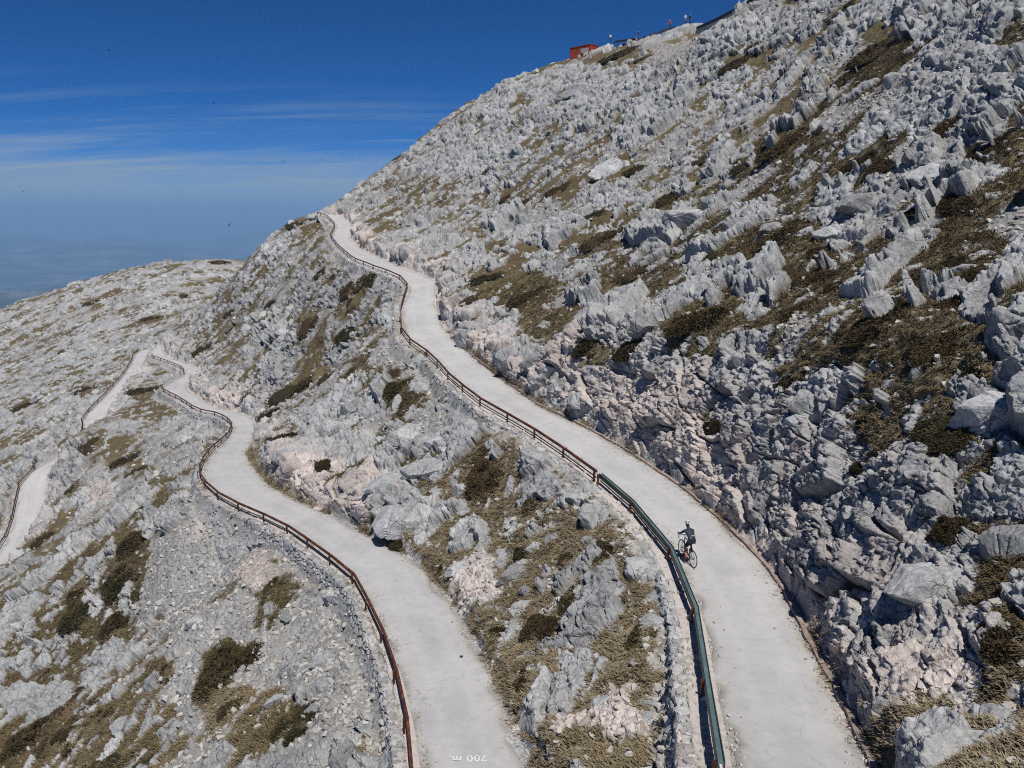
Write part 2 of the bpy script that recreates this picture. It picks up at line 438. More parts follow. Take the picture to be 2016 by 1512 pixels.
def relief(x, y, z, near, side, ds=None):
    """height above the base along its normal and the masks: rock, pink, scree, tone"""
    x = x.astype(np.float32); y = y.astype(np.float32); z = z.astype(np.float32)
    s, q = slopeco(x, y, z)
    ds = (np.hypot(x, y) * .004 if ds is None else ds).astype(np.float32)
    w1 = (fbm(s * .35, q * .35, 11, 3) - .5) * 2; w2 = (fbm(s * .35 + 40, q * .35, 12, 3) - .5) * 2
    f1 = (fbm(s * 1.7, q * 1.7, 13, 3) - .5) * 2; f2 = (fbm(s * 1.7 + 9, q * 1.7, 14, 3) - .5) * 2
    B = blobs(x, y, w1 * 1.4 + f1 * .4, w2 * 1.4 + f2 * .4)
    rough = fbm(s / 14, q / 24, 21, 4)                              # broad rocky and grassy tracts
    patch = fbm(s / 3.2, q / 6.5, 25, 4)
    upcut = (side > 0) * (1 - sstep(1.5, 5.0, near + f1 * 1.2)) * (near > 0)
    upcut = upcut * np.where((y < 46) & (x < (y - 28) * -.35 + 5.0), .1, 1)      # the lower road has no cutting here, only a grassy bank
    farleft = sstep(-40, -75, x) * sstep(90, 130, y)
    rock = 0.55 + (rough - .5) * .7 + B['r'] * .5 - B['g'] * .25 - B['s'] * .8 + upcut * .4 + farleft * .3
    fine = fbm(s / 1.5, q / 2.6, 27, 3)
    bank = sstep(50, 42, y) * sstep(-7, -4, x) * (side != 0) * sstep(9.5, 8.0, x - (30 - y) * .1)     # the strip between the two near roads
    left = sstep(-2, -12, x)
    rock = rock - bank * .12
    rock = np.clip(rock + (patch - .5) * 1.6 + (fine - .5) * 1.7 - B['j'] * 1.6, 0, 1)
    verge = 1 - sstep(0.1, 1.3, near)
    ws, wq = s + w1 * .9 + f1 * .07, q + w2 * .9 + f2 * .07
    b1, t1, on1, e1 = block(ws, wq, 5.2, 31, 1.25, .35, rock * .9 - .1 - left * .25, .2, 1.35, .14, .14, ds)
    b2, t2, on2, e2 = block(ws + f1 * .03, wq, 2.1, 32, 1.3, -.25, rock * .7 + .10 - left * .1, .15, .85, .22, .19, ds)
    b3, t3, on3, e3 = block(s + f1 * .13, q + f2 * .13, .85, 33, 1.3, .2, rock * .65 + .40, .10, .46, .3, .24, ds)
    b4, t4, on4, e4 = block(s + f1 * .1, q + f2 * .1, .36, 34, 1.25, -.1, np.maximum(rock * .6 + .36, B['s'] * .8), .04, .27, .3, .26, ds)
    hs = sstep(.0, .35, rock)
    b3 = b3 * (1 + .35 * left); b4 = b4 * (1 + .45 * left) * (1 - .55 * np.clip(B['s'], 0, 1)); b3 = b3 * (1 - .55 * np.clip(B['s'], 0, 1))
    big = b1 * hs + b2 * (1 - .45 * on1) + b3 * (1 - .62 * np.maximum(on2, on1 * .6))
    # bedding ledges on the cut faces and the big outcrops
    bed = z * .9 + s * .1 + w1 * .55 + f2 * .12
    led = (bed / .62) - np.floor(bed / .62)
    ledge = (sstep(0, .22, led) - led) * .26
    joint = (s * .95 + w2 * .5 + f1 * .15) / 1.15
    jn = joint - np.floor(joint)
    jt = -.28 * (1 - sstep(0, .09, np.minimum(jn, 1 - jn)))
    cliff = np.maximum(upcut, B['r'] * .75)
    def facet(L, seed, asp):
        p1, p2, dx, dy, hh = voro((s + f1 * .06) / (L * asp), (q + f2 * .06) / L, seed)
        return ((dx * (hf(hh, 2) - .5) + dy * (hf(hh, 3) - .5)) * L * 1.1 + (hf(hh, 4) - .5) * L * .22 - L * .16 * (1 - sstep(0, .10, p2 - p1))).astype(np.float32)
    n1 = facet(.95, 43, 1.3) * (.4 + .2 * left) + facet(.4, 44, 1.2) * .62 + facet(.17, 45, 1.2) * .5 + (fbm(s * 2.6, q * 2.6, 41, 3) - .5) * .10; n2 = fbm(s * 9, q * 9, 42, 3) - .5
    h = big * (1 - .25 * upcut) + b4 * (1 - .6 * np.maximum(on3, on2 * .8)) * (1 - .5 * upcut) + cliff * (ledge + jt) * .5 + n1 * .4 * (.3 + .7 * rock) + n2 * .03
    # cut faces and the great outcrops: big joint-bounded blocks, stepped along the bedding
    cz = z * .92 + q * .25 + w2 * .35
    c1, u1, _, g1 = block(s + w1 * .5, cz, 2.3, 46, 1.05, .12, 1.2 + 0 * s, .12, 1.05, .2, .09, ds)
    c2, u2, _, g2 = block(s + w1 * .3 + f1 * .05, cz + f2 * .05, .95, 47, 1.2, -.08, 1.2 + 0 * s, .04, .48, .3, .12, ds)
    c3, u3, _, g3 = block(s + f1 * .05, cz + f2 * .05, .4, 48, 1.3, .1, .75 + 0 * s, .02, .2, .4, .16, ds)
    cw = np.clip(np.maximum(upcut * 1.15, B['r'] * .9), 0, 1)
    hc = c1 + c2 * .85 + c3 * .7 + (ledge + jt) * .35 + n1 * .3 + n2 * .03 - .25
    h = h * (1 - cw) + hc * cw
    # soil, turf and gravel fill the hollows
    soil = .14 + (1 - rock) * .25 + (patch - .5) * .25 + B['g'] * .12 + B['s'] * .16 - B['r'] * .35 - upcut * .28 - farleft * .12
    soil = soil + (fbm(s * .9, q * .6, 51, 3) - .5) * .3 + f1 * .04
    isrock = sstep(-.015, .05, h - soil)
    # small dark cushions dotted over the far slopes
    d1, d2, _, _, dh = voro(s / 2.3 + w1 * .3, q / 3.2 + w2 * .3, 97)
    dot = (1 - sstep(.16, .30, d1 * (1.6 - hf(dh, 3)))) * (hf(dh, 4) < .6) * left * sstep(60, 100, np.hypot(x, y)) * (near > 2)
    isrock = isrock * (1 - dot); soil = soil + dot * .3; h = np.where(dot > .5, np.minimum(h, soil), h)
    scree = np.clip(np.maximum(B['s'] * 1.3 - B['j'] * 3, sstep(.51, .66, fbm(s / 4 + 3, q / 7, 61, 4)) * .8 * (1 - B['g'])) - B['g'] * .9 + (f1 * .3) * (B['s'] > .05), 0, 1)
    tuft = fbm(s * 2.2, q * 1.4, 71, 3)
    rubble, _, _, _ = block(s + f1 * .05, q + f2 * .05, .8, 37, 1.2, .3, .8 + 0 * s, .05, .42, .35, .2, ds)
    stones, ts, ons, es = block(s + f1 * .05, q + f2 * .05, .3, 35, 1.2, .4, .25 + scree * .7, .02, .12, .4, .35, ds)
    grain, tg, og, eg = block(s + f2 * .03, q + f1 * .03, .14, 36, 1.2, 0., .3 + scree * .7, .01, .06, .4, .4, ds)
    st = np.where(near > .15, stones * (.25 + .75 * scree) + grain * scree + rubble * scree * sstep(70, 110, np.hypot(x, y)), 0)
    grassbump = ((tuft - .5) * .30 + (fbm(s * 5, q * 3.5, 72, 2) - .5) * .12) * (1 - scree)
    soilh = soil + st + grassbump
    out = np.maximum(h, soilh)
    pebble = (1 - isrock) * sstep(.01, .04, st) * (.35 + .65 * scree)
    rk = np.maximum(isrock, pebble)
    pn = fbm(s * .55, q * .55, 81, 4)
    pink = np.clip((B['p'] * .9 + upcut * .55 + verge * .3) * sstep(.30, .58, pn + B['p'] * .3), 0, .9)
    tone = (.35 * t1 + .3 * t2 + .35 * t3) * (1 - cw) + (.5 * u1 + .35 * u2 + .15 * u3) * cw
    tan = np.clip(bank * .9 + sstep(.45, .75, fbm(s / 6, q / 9, 95, 3)) * .45 + (near < 1.5) * (near > 0) * .4, 0, 1)
    tone = np.where(isrock > .5, tone, tan * (1 - dot)); scree = scree * (1 - dot)
    # calm down beside and under the roads
    side_amp = np.where(side > 0, sstep(.1, 1.1, near), sstep(.8, 1.7, near))
    out = out * side_amp
    fillside = (side < 0) * (near > .3) * (1 - sstep(1.1, 1.9, near + f1 * .6))
    scree = np.maximum(scree, fillside * .8)
    out = np.where(near < 0.25, -.005 - .12 * sstep(-.30, -.5, near), out)
    scree = np.maximum(scree, (near < .3) * .9)
    return out.astype(np.float32), rk.astype(np.float32), np.clip(pink, 0, 1).astype(np.float32), scree.astype(np.float32), tone.astype(np.float32)

# ------------------------------------------------------------------ mesh helpers
def mesh_from(name, V, F, mats=(), smooth=False, attrs=None, parent=None, matidx=None):
    """F: int array (n,3) or (n,4)"""
    me = bpy.data.meshes.new(name)
    V = np.ascontiguousarray(V, np.float32).reshape(-1, 3); F = np.ascontiguousarray(F, np.int32)
    k = F.shape[1]
    me.vertices.add(len(V)); me.vertices.foreach_set('co', V.ravel())
    me.loops.add(F.size); me.loops.foreach_set('vertex_index', F.ravel())
    me.polygons.add(len(F)); me.polygons.foreach_set('loop_start', np.arange(0, F.size, k, dtype=np.int32))
    if smooth:
        me.polygons.foreach_set('use_smooth', np.ones(len(F), bool))
    else:
        me.polygons.foreach_set('use_smooth', np.zeros(len(F), bool))
    if matidx is not None:
        me.polygons.foreach_set('material_index', np.ascontiguousarray(matidx, np.int32))
    for nm, (typ, data) in (attrs or {}).items():
        if typ == 'COL':
            a = me.color_attributes.new(nm, 'FLOAT_COLOR', 'POINT'); a.data.foreach_set('color', np.ascontiguousarray(data, np.float32).ravel())
        else:
            a = me.attributes.new(nm, 'FLOAT', 'POINT'); a.data.foreach_set('value', np.ascontiguousarray(data, np.float32).ravel())
    me.update(calc_edges=True)
    for m in mats:
        me.materials.append(m)
    o = bpy.data.objects.new(name, me)
    COL.objects.link(o)
    if parent is not None:
        o.parent = parent
    return o

def gridfaces(n, m, flip=False):
    i = np.arange(n * m).reshape(n, m)
    f = np.stack([i[:-1, :-1], i[1:, :-1], i[1:, 1:], i[:-1, 1:]], -1).reshape(-1, 4)
    return f[:, ::-1] if flip else f

# ------------------------------------------------------------------ the mountainside mesh (rows packed where the slope shows most of itself)
NF = int(1350 * DETAIL); NRr = int(2400 * DETAIL)
az = np.radians(np.r_[np.linspace(-180, -62, 50)[:-1], np.linspace(-62, -36.5, int(120 * DETAIL))[:-1], np.linspace(-36.5, 36.5, NF)[:-1], np.linspace(36.5, 62, int(120 * DETAIL))[:-1], np.linspace(62, 180, 50)])
caz = np.unique(np.r_[az[::8], az[-1]])
dr = np.exp(np.linspace(np.log(2.0), np.log(900), 2400))
CA, CR = np.meshgrid(caz, dr, indexing='ij')
zc = par(lambda a, r: (carved(r * np.sin(a), r * np.cos(a))[0],), len(caz), CA, CR)[0]
el = np.arctan2(zc, CR)
vis = np.maximum.accumulate(el, axis=1)
dI = np.diff(vis, axis=1) + np.diff(np.log(CR), axis=1) * np.where(CR[:, 1:] < 420, .10, .05)
dI[:, dr[1:] < 9] *= .25
I = np.cumsum(np.c_[np.zeros(len(caz)), dI], axis=1); I /= I[:, -1:]
lev = np.linspace(0, 1, NRr)
RC = np.stack([np.interp(lev, I[k], np.log(dr)) for k in range(len(caz))])
kk = np.array([1, 2, 3, 2, 1.]) / 9
RC = sum(kk[j] * RC[np.clip(np.arange(len(caz)) + j - 2, 0, len(caz) - 1)] for j in range(5))
fi = np.interp(az, caz, np.arange(len(caz))); i0 = np.clip(fi.astype(int), 0, len(caz) - 2); tt = (fi - i0)[:, None]
R = np.exp(RC[i0] * (1 - tt) + RC[i0 + 1] * tt)
TX = R * np.sin(az)[:, None]; TY = R * np.cos(az)[:, None]
TZ, TNEAR, TSIDE = par(carved, len(az), TX, TY)
# smooth normal of the base from a metre-wide difference
def nrm(x, y):
    d = .6
    gxs = (carved(x + d, y)[0] - carved(x - d, y)[0]) / (2 * d); gys = (carved(x, y + d)[0] - carved(x, y - d)[0]) / (2 * d)
    g = np.hypot(gxs, gys); k = np.where(g > 2.2, 2.2 / np.maximum(g, 1e-6), 1)
    gxs, gys = gxs * k, gys * k
    l = 1 / np.sqrt(1 + gxs ** 2 + gys ** 2)
    return -gxs * l, -gys * l, l
def lift(nx, ny, nz):
    """rocks stand up rather than lean out of the slope, except on the steep faces"""
    k = .12 * sstep(.55, .75, nz)
    a, b, c = nx * (1 - k), ny * (1 - k), nz * (1 - k) + k
    l = np.sqrt(a * a + b * b + c * c)
    return a / l, b / l, c / l
NX, NY, NZ = lift(*par(nrm, len(az), TX, TY))
TDS = np.gradient(R, axis=1) * np.maximum(NZ, .4) ** -.5
DH, RK, PK, SR, TN = par(relief, len(az), TX, TY, TZ, TNEAR, TSIDE, TDS)
TV = np.stack([TX + NX * DH, TY + NY * DH, TZ + NZ * DH], -1)

# second pass: break every rock face, its flanks too, into facets and cracks along its own normal
def facet3(p, L, seed):
    x, y, z = (p[..., k].astype(np.float32) / np.float32(L) for k in range(3))
    fx, fy, fz = (np.floor(a - .5).astype(np.int32) for a in (x, y, z))
    f1 = np.full(x.shape, 1e9, np.float32); f2 = f1.copy(); val = np.zeros_like(f1)
    for i in (0, 1):
        for j in (0, 1):
            for k in (0, 1):
                h = hsh(fx + i + (fz + k) * 7919, fy + j - (fz + k) * 104729, seed)
                dx = x - (fx + i + .5 + .7 * (hf(h) - .5)); dy = y - (fy + j + .5 + .7 * (hf(h, 1) - .5)); dz = z - (fz + k + .5 + .7 * (hf(h, 2) - .5))
                d = dx * dx + dy * dy + dz * dz
                m = d < f1
                f2 = np.where(m, f1, np.minimum(f2, d)); f1 = np.where(m, d, f1)
                val = np.where(m, dx * (hf(h, 3) - .5) + dy * (hf(h, 4) - .5) + dz * (hf(h, 5) - .5) + (hf(h, 6) - .5) * .12, val)
    e = np.sqrt(f2) - np.sqrt(f1)
    return (val * L * 1.15 - .07 * L * (1 - sstep(0, .07, e))).astype(np.float32)
def gridnormal(V):
    a = np.gradient(V, axis=0); b = np.gradient(V, axis=1)
    n = np.cross(b, a); n /= np.maximum(np.linalg.norm(n, axis=-1, keepdims=True), 1e-9)
    n = np.where(n[..., 2:3] < 0, -n, n)
    for ax in (0, 1):
        n = (np.roll(n, 1, ax) + 2 * n + np.roll(n, -1, ax))
    return n / np.maximum(np.linalg.norm(n, axis=-1, keepdims=True), 1e-9)
GN = gridnormal(TV)
def second(V, near, rk, ds, x, y):
    w_ = np.stack([fbm(V[..., 0] * 1.1 + V[..., 2], V[..., 1] * 1.1, 191, 2), fbm(V[..., 1] * 1.1, V[..., 2] * 1.1 + V[..., 0], 192, 2), fbm(V[..., 2] * 1.1, V[..., 0] * 1.1 + V[..., 1], 193, 2)], -1) * .22
    q = V + w_
    q = q * np.array([.85, .85, 1.15])
    dist = np.hypot(x, y); far = sstep(45, 110, dist)
    d = facet3(q, 1.5, 201) * (.14 + .28 * far) + facet3(q, .55, 202) * (.22 + .4 * far) * sstep(.6, .3, ds) + facet3(q, .2, 203) * .35 * sstep(.2, .09, ds)
    return (d * rk * sstep(.25, .9, near),)
D2 = par(second, len(az), TV, TNEAR, RK, TDS, TX, TY)[0]
TV = TV + GN * D2[..., None]
del GN
print('terrain arrays', TV.shape, time.time() - T0)

# ------------------------------------------------------------------ materials
class NT:
    def __init__(self, name):
        self.m = bpy.data.materials.new(name); self.m.use_nodes = True
        self.t = self.m.node_tree; self.b = self.t.nodes['Principled BSDF']
        self.b.inputs['Roughness'].default_value = .85
        self.b.inputs['Specular IOR Level'].default_value = .25
    def n(self, typ, **k):
        x = self.t.nodes.new(typ)
        for a, v in k.items():
            setattr(x, a, v)
        return x
    def l(self, a, b):
        self.t.links.new(a, b)
    def coord(self):
        g = self.n('ShaderNodeTexCoord'); return g.outputs['Object']
    def noise(self, scale, detail=4, rough=.55, co=None, stretch=None):
        x = self.n('ShaderNodeTexNoise'); x.inputs['Scale'].default_value = scale; x.inputs['Detail'].default_value = detail; x.inputs['Roughness'].default_value = rough
        co = co or self.coord()
        if stretch:
            mp = self.n('ShaderNodeMapping'); mp.inputs['Scale'].default_value = stretch; self.l(co, mp.inputs['Vector']); co = mp.outputs[0]
        self.l(co, x.inputs['Vector'])
        return x.outputs['Fac']
    def ramp(self, fac, stops):
        r = self.n('ShaderNodeValToRGB'); e = r.color_ramp.elements
        while len(e) < len(stops):
            e.new(.5)
        for k, (p, c) in enumerate(stops):
            e[k].position = p; e[k].color = (*c, 1) if len(c) == 3 else c
        self.l(fac, r.inputs[0]); return r.outputs[0]
    def mix(self, fac, a, b, mode='MIX'):
        x = self.n('ShaderNodeMix', data_type='RGBA', blend_type=mode)
        for s, v in ((x.inputs[0], fac), (x.inputs[6], a), (x.inputs[7], b)):
            if isinstance(v, (int, float)):
                s.default_value = v
            elif isinstance(v, tuple):
                s.default_value = (*v, 1)
            else:
                self.l(v, s)
        return x.outputs[2]
    def math(self, op, a, b=None, clamp=False):
        x = self.n('ShaderNodeMath', operation=op, use_clamp=clamp)
        for s, v in zip(x.inputs, (a, b)):
            if v is None:
                continue
            if isinstance(v, (int, float)):
                s.default_value = v
            else:
                self.l(v, s)
        return x.outputs[0]
    def bump(self, h, strength, dist, prev=None):
        x = self.n('ShaderNodeBump'); x.inputs['Strength'].default_value = strength; x.inputs['Distance'].default_value = dist
        self.l(h, x.inputs['Height'])
        if prev is not None:
            self.l(prev, x.inputs['Normal'])
        return x.outputs[0]
    def done(self, col=None, nor=None, rough=None, metal=None):
        if col is not None:
            if isinstance(col, tuple):
                self.b.inputs['Base Color'].default_value = (*col, 1)
            else:
                self.l(col, self.b.inputs['Base Color'])
        if nor is not None:
            self.l(nor, self.b.inputs['Normal'])
        if rough is not None:
            self.b.inputs['Roughness'].default_value = rough
        if metal is not None:
            self.b.inputs['Metallic'].default_value = metal
        return self.m

def rock_colour(t, pinkfac, tone):
    """weathered grey limestone; pinkfac turns it to the freshly broken pinkish stone"""
    co = t.coord()
    a = t.noise(.9, 5, .6, co); b = t.noise(7, 4, .65, co); c = t.noise(38, 3, .6, co)
    grey = t.ramp(a, [(.30, (.215, .222, .232)), (.50, (.310, .318, .327)), (.72, (.42, .427, .434))])
    grey = t.mix(t.math('MULTIPLY', t.ramp(b, [(.42, (0, 0, 0)), (.62, (1, 1, 1))]), .55), grey, (.50, .505, .505))
    grey = t.mix(t.math('MULTIPLY', t.ramp(c, [(.56, (0, 0, 0)), (.70, (1, 1, 1))]), .45), grey, (.135, .135, .135))
    streak = t.noise(3.2, 4, .6, co, (1.2, 1.2, .28))
    grey = t.mix(t.math('MULTIPLY', t.ramp(streak, [(.54, (0, 0, 0)), (.68, (1, 1, 1))]), .45), grey, (.165, .165, .168))
    # open joints and hairline cracks, dirty and dark
    wz = t.n('ShaderNodeTexNoise'); wz.inputs['Scale'].default_value = 1.6; wz.inputs['Detail'].default_value = 4; t.l(co, wz.inputs['Vector'])
    ad = t.n('ShaderNodeVectorMath', operation='MULTIPLY_ADD'); t.l(wz.outputs['Color'], ad.inputs[0]); ad.inputs[1].default_value = (.9, .9, .9); t.l(co, ad.inputs[2])
    crk = []
    for sc_k, w_k in ((1.1, .026),):
        mp = t.n('ShaderNodeMapping'); mp.inputs['Scale'].default_value = (1.25, .8, 1.0); mp.inputs['Rotation'].default_value = (.3, .5, .7); t.l(ad.outputs[0], mp.inputs['Vector'])
        vo = t.n('ShaderNodeTexVoronoi', feature='DISTANCE_TO_EDGE'); vo.inputs['Scale'].default_value = sc_k; t.l(mp.outputs[0], vo.inputs['Vector'])
        crk.append(t.ramp(vo.outputs['Distance'], [(0, (1, 1, 1)), (w_k, (0, 0, 0))]))
    crack = t.math('MULTIPLY', crk[0], t.ramp(t.noise(.8, 3, .6, co), [(.45, (0, 0, 0)), (.58, (1, 1, 1))]))
    grey = t.mix(t.math('MULTIPLY', crack, .45), grey, (.085, .085, .09))
    pk = t.ramp(b, [(.3, (.40, .34, .315)), (.55, (.54, .48, .452)), (.8, (.61, .56, .535))])
    pk = t.mix(t.math('MULTIPLY', t.ramp(c, [(.55, (0, 0, 0)), (.7, (1, 1, 1))]), .4), pk, (.25, .19, .165))
    pf = pinkfac if pinkfac is not None else 0.0
    col = t.mix(pf, grey, pk)
    if tone is not None:
        col = t.mix(1.0, col, t.ramp(tone, [(.1, (.66, .66, .665)), (.9, (1.16, 1.16, 1.15))]), 'MULTIPLY')
    col = t.mix(t.math('MULTIPLY', crack, .2), col, (.10, .085, .08))
    h = t.math('SUBTRACT', t.math('ADD', t.math('MULTIPLY', b, .6), t.math('MULTIPLY', c, .3)), t.math('MULTIPLY', crack, .5))
    return col, h

def m_mountain():
    t = NT('mountain_rock_and_turf')
    at_ = t.n('ShaderNodeVertexColor'); at_.layer_name = 'masks'
    sp = t.n('ShaderNodeSeparateColor'); t.l(at_.outputs[0], sp.inputs[0])
    rk, pk, sr = sp.outputs[0], sp.outputs[1], sp.outputs[2]; tone = at_.outputs[1]
    rock, h = rock_colour(t, pk, tone)
    co = t.coord()
    g1 = t.noise(.22, 3, .6, co); g2 = t.noise(5, 4, .7, co, (1, 1, .5)); g3 = t.noise(26, 3, .7, co, (1.5, .6, .6))
    dk = t.ramp(g1, [(.32, (.140, .108, .055)), (.46, (.092, .078, .034)), (.56, (.086, .055, .031)), (.70, (.122, .096, .042))])
    tn = t.ramp(g1, [(.34, (.215, .17, .105)), (.55, (.165, .128, .074)), (.7, (.20, .155, .095))])
    gr = t.mix(tone, dk, tn)
    gr = t.mix(t.math('MULTIPLY', t.ramp(g2, [(.40, (0, 0, 0)), (.66, (1, 1, 1))]), .7), gr, t.mix(tone, (.150, .118, .064), (.250, .202, .130)))
    gr = t.mix(t.math('MULTIPLY', t.ramp(g3, [(.44, (0, 0, 0)), (.64, (1, 1, 1))]), .6), gr, (.040, .033, .016))
    s1 = t.noise(12, 4, .7, co)
    scg = t.ramp(s1, [(.3, (.22, .212, .20)), (.5, (.325, .315, .30)), (.7, (.40, .392, .375))])
    scp = t.ramp(s1, [(.3, (.37, .31, .28)), (.5, (.48, .42, .39)), (.7, (.55, .50, .475))])
    sc = t.mix(pk, scg, scp)
    soil = t.mix(sr, gr, sc)
    col = t.mix(rk, soil, rock)
    hh = t.math('ADD', t.math('MULTIPLY', h, 1.0), t.math('MULTIPLY', g3, .35))
    return t.done(col, t.bump(hh, .75, .12), .92)
M_MOUNTAIN = m_mountain()

def m_simple(name, stops, scale=6, rough=.8, metal=0, bump=0, spec=None, stretch=None):
    t = NT(name)
    f = t.noise(scale, 4, .6, None, stretch)
    c = t.ramp(f, stops)
    m = t.done(c, t.bump(f, bump, .03) if bump else None, rough, metal)
    if spec is not None:
        t.b.inputs['Specular IOR Level'].default_value = spec
    return m

def m_road():
    t = NT('bleached_asphalt')
    co = t.coord()
    a = t.noise(.35, 4, .6, co); b = t.noise(3, 4, .6, co); c = t.noise(45, 2, .6, co)
    at_ = t.n('ShaderNodeAttribute'); at_.attribute_name = 'across'
    col = t.ramp(a, [(.3, (.355, .353, .36)), (.5, (.405, .403, .408)), (.7, (.455, .452, .452))])
    # paler wheel tracks and a dusty greenish margin, ragged
    ab = t.math('ABSOLUTE', at_.outputs['Fac'])
    edge = t.math('ADD', ab, t.math('MULTIPLY', t.math('SUBTRACT', b, .5), .5))
    col = t.mix(t.math('MULTIPLY', t.ramp(edge, [(.70, (0, 0, 0)), (.95, (1, 1, 1))]), .75), col, (.385, .378, .345))
    trk = t.math('ABSOLUTE', t.math('SUBTRACT', ab, .42))
    col = t.mix(t.math('MULTIPLY', t.ramp(trk, [(.02, (1, 1, 1)), (.2, (0, 0, 0))]), .35), col, (.47, .47, .485))
    col = t.mix(t.math('MULTIPLY', t.ramp(b, [(.50, (0, 0, 0)), (.70, (1, 1, 1))]), .5), col, (.325, .322, .325))
    d_ = t.noise(.9, 5, .7, co); col = t.mix(t.math('MULTIPLY', t.ramp(d_, [(.55, (0, 0, 0)), (.62, (1, 1, 1))]), .35), col, (.47, .462, .455))
    col = t.mix(t.math('MULTIPLY', t.ramp(c, [(.40, (1, 1, 1)), (.52, (0, 0, 0))]), .22), col, (.22, .22, .23))
    # a few long cracks
    w = t.n('ShaderNodeTexVoronoi', feature='DISTANCE_TO_EDGE'); w.inputs['Scale'].default_value = .28
    add = t.n('ShaderNodeVectorMath', operation='ADD'); nz = t.n('ShaderNodeTexNoise'); nz.inputs['Scale'].default_value = 1.3; t.l(co, nz.inputs['Vector'])
    t.l(co, add.inputs[0]); t.l(nz.outputs['Color'], add.inputs[1]); t.l(add.outputs[0], w.inputs['Vector'])
    col = t.mix(t.math('MULTIPLY', t.ramp(w.outputs['Distance'], [(.0015, (1, 1, 1)), (.007, (0, 0, 0))]), .3), col, (.2, .2, .2))
    return t.done(col, t.bump(c, .25, .02), .85)
M_ROAD = m_road()

def m_stone(name, dark=1.0):
    """dry stonework: tone per stone from the mesh"""
    t = NT(name)
    at_ = t.n('ShaderNodeAttribute'); at_.attribute_name = 'tone'
    pk = t.n('ShaderNodeAttribute'); pk.attribute_name = 'pink'
    col, h = rock_colour(t, pk.outputs['Fac'], at_.outputs['Fac'])
    return t.done(col, t.bump(h, .6, .08), .92)
M_WALL = m_stone('dry_stonework')
def m_scree():
    t = NT('loose_scree_stones')
    at_ = t.n('ShaderNodeAttribute'); at_.attribute_name = 'tone'; pk = t.n('ShaderNodeAttribute'); pk.attribute_name = 'pink'
    g = t.ramp(at_.outputs['Fac'], [(0, (.22, .21, .192)), (.5, (.34, .328, .305)), (1, (.45, .438, .415))]); p = t.ramp(at_.outputs['Fac'], [(0, (.27, .21, .19)), (.5, (.40, .34, .31)), (1, (.50, .45, .42))])
    c = t.noise(20, 3); col = t.mix(pk.outputs['Fac'], g, p)
    return t.done(t.mix(t.math('MULTIPLY', t.ramp(c, [(.5, (0, 0, 0)), (.7, (1, 1, 1))]), .35), col, (.15, .145, .14)), None, .92)
M_SCREE = m_scree()
M_COPING = m_simple('pale_concrete_and_grit', [(.3, (.36, .32, .295)), (.5, (.44, .40, .375)), (.7, (.50, .465, .44))], 5, .9, 0, .5)
M_KERB = m_simple('brown_stained_concrete', [(.3, (.17, .125, .105)), (.55, (.27, .215, .185)), (.75, (.36, .31, .28))], 3, .9, 0, .4)
M_RUST = m_simple('rusty_red_steel', [(.34, (.055, .018, .013)), (.52, (.105, .030, .016)), (.68, (.20, .075, .028))], 2.2, .6, .15, .1)
M_RUSTDARK = m_simple('dark_rusty_steel', [(.3, (.035, .017, .013)), (.6, (.075, .028, .018)), (.8, (.12, .045, .022))], 3, .65, .1)
M_TEAL = m_simple('weathered_teal_steel', [(.3, (.09, .15, .16)), (.55, (.14, .215, .225)), (.75, (.21, .29, .295))], 1.5, .45, .35)
M_TEALDARK = m_simple('dark_green_steel_and_shade', [(.3, (.018, .026, .026)), (.7, (.035, .05, .05))], 2, .5, .2)  # lower rail steel, and the shade painted along the beam's edges
M_WHITE = m_simple('worn_white_road_paint', [(.35, (.50, .50, .51)), (.6, (.72, .72, .72))], 14, .8)

# ------------------------------------------------------------------ bookkeeping of names and labels
def tag(o, label=None, cat=None, group=None, kind=None):
    for k, v in (('label', label), ('category', cat), ('group', group), ('kind', kind)):
        if v:
            o[k] = v
    return o
def thing(name, label, cat, loc=(0, 0, 0), rot=(0, 0, 0), group=None):
    o = bpy.data.objects.new(name, None); COL.objects.link(o)
    o.empty_display_size = .3
    o.location = loc; o.rotation_euler = rot
    return tag(o, label, cat, group)
def copy_thing(o, parent=None):
    c = o.copy(); COL.objects.link(c)
    if parent is not None:
        c.parent = parent
    for ch in [k for k in CHILDREN.get(o.name, [])]:
        copy_thing(ch, c)
    return c
CHILDREN = {}

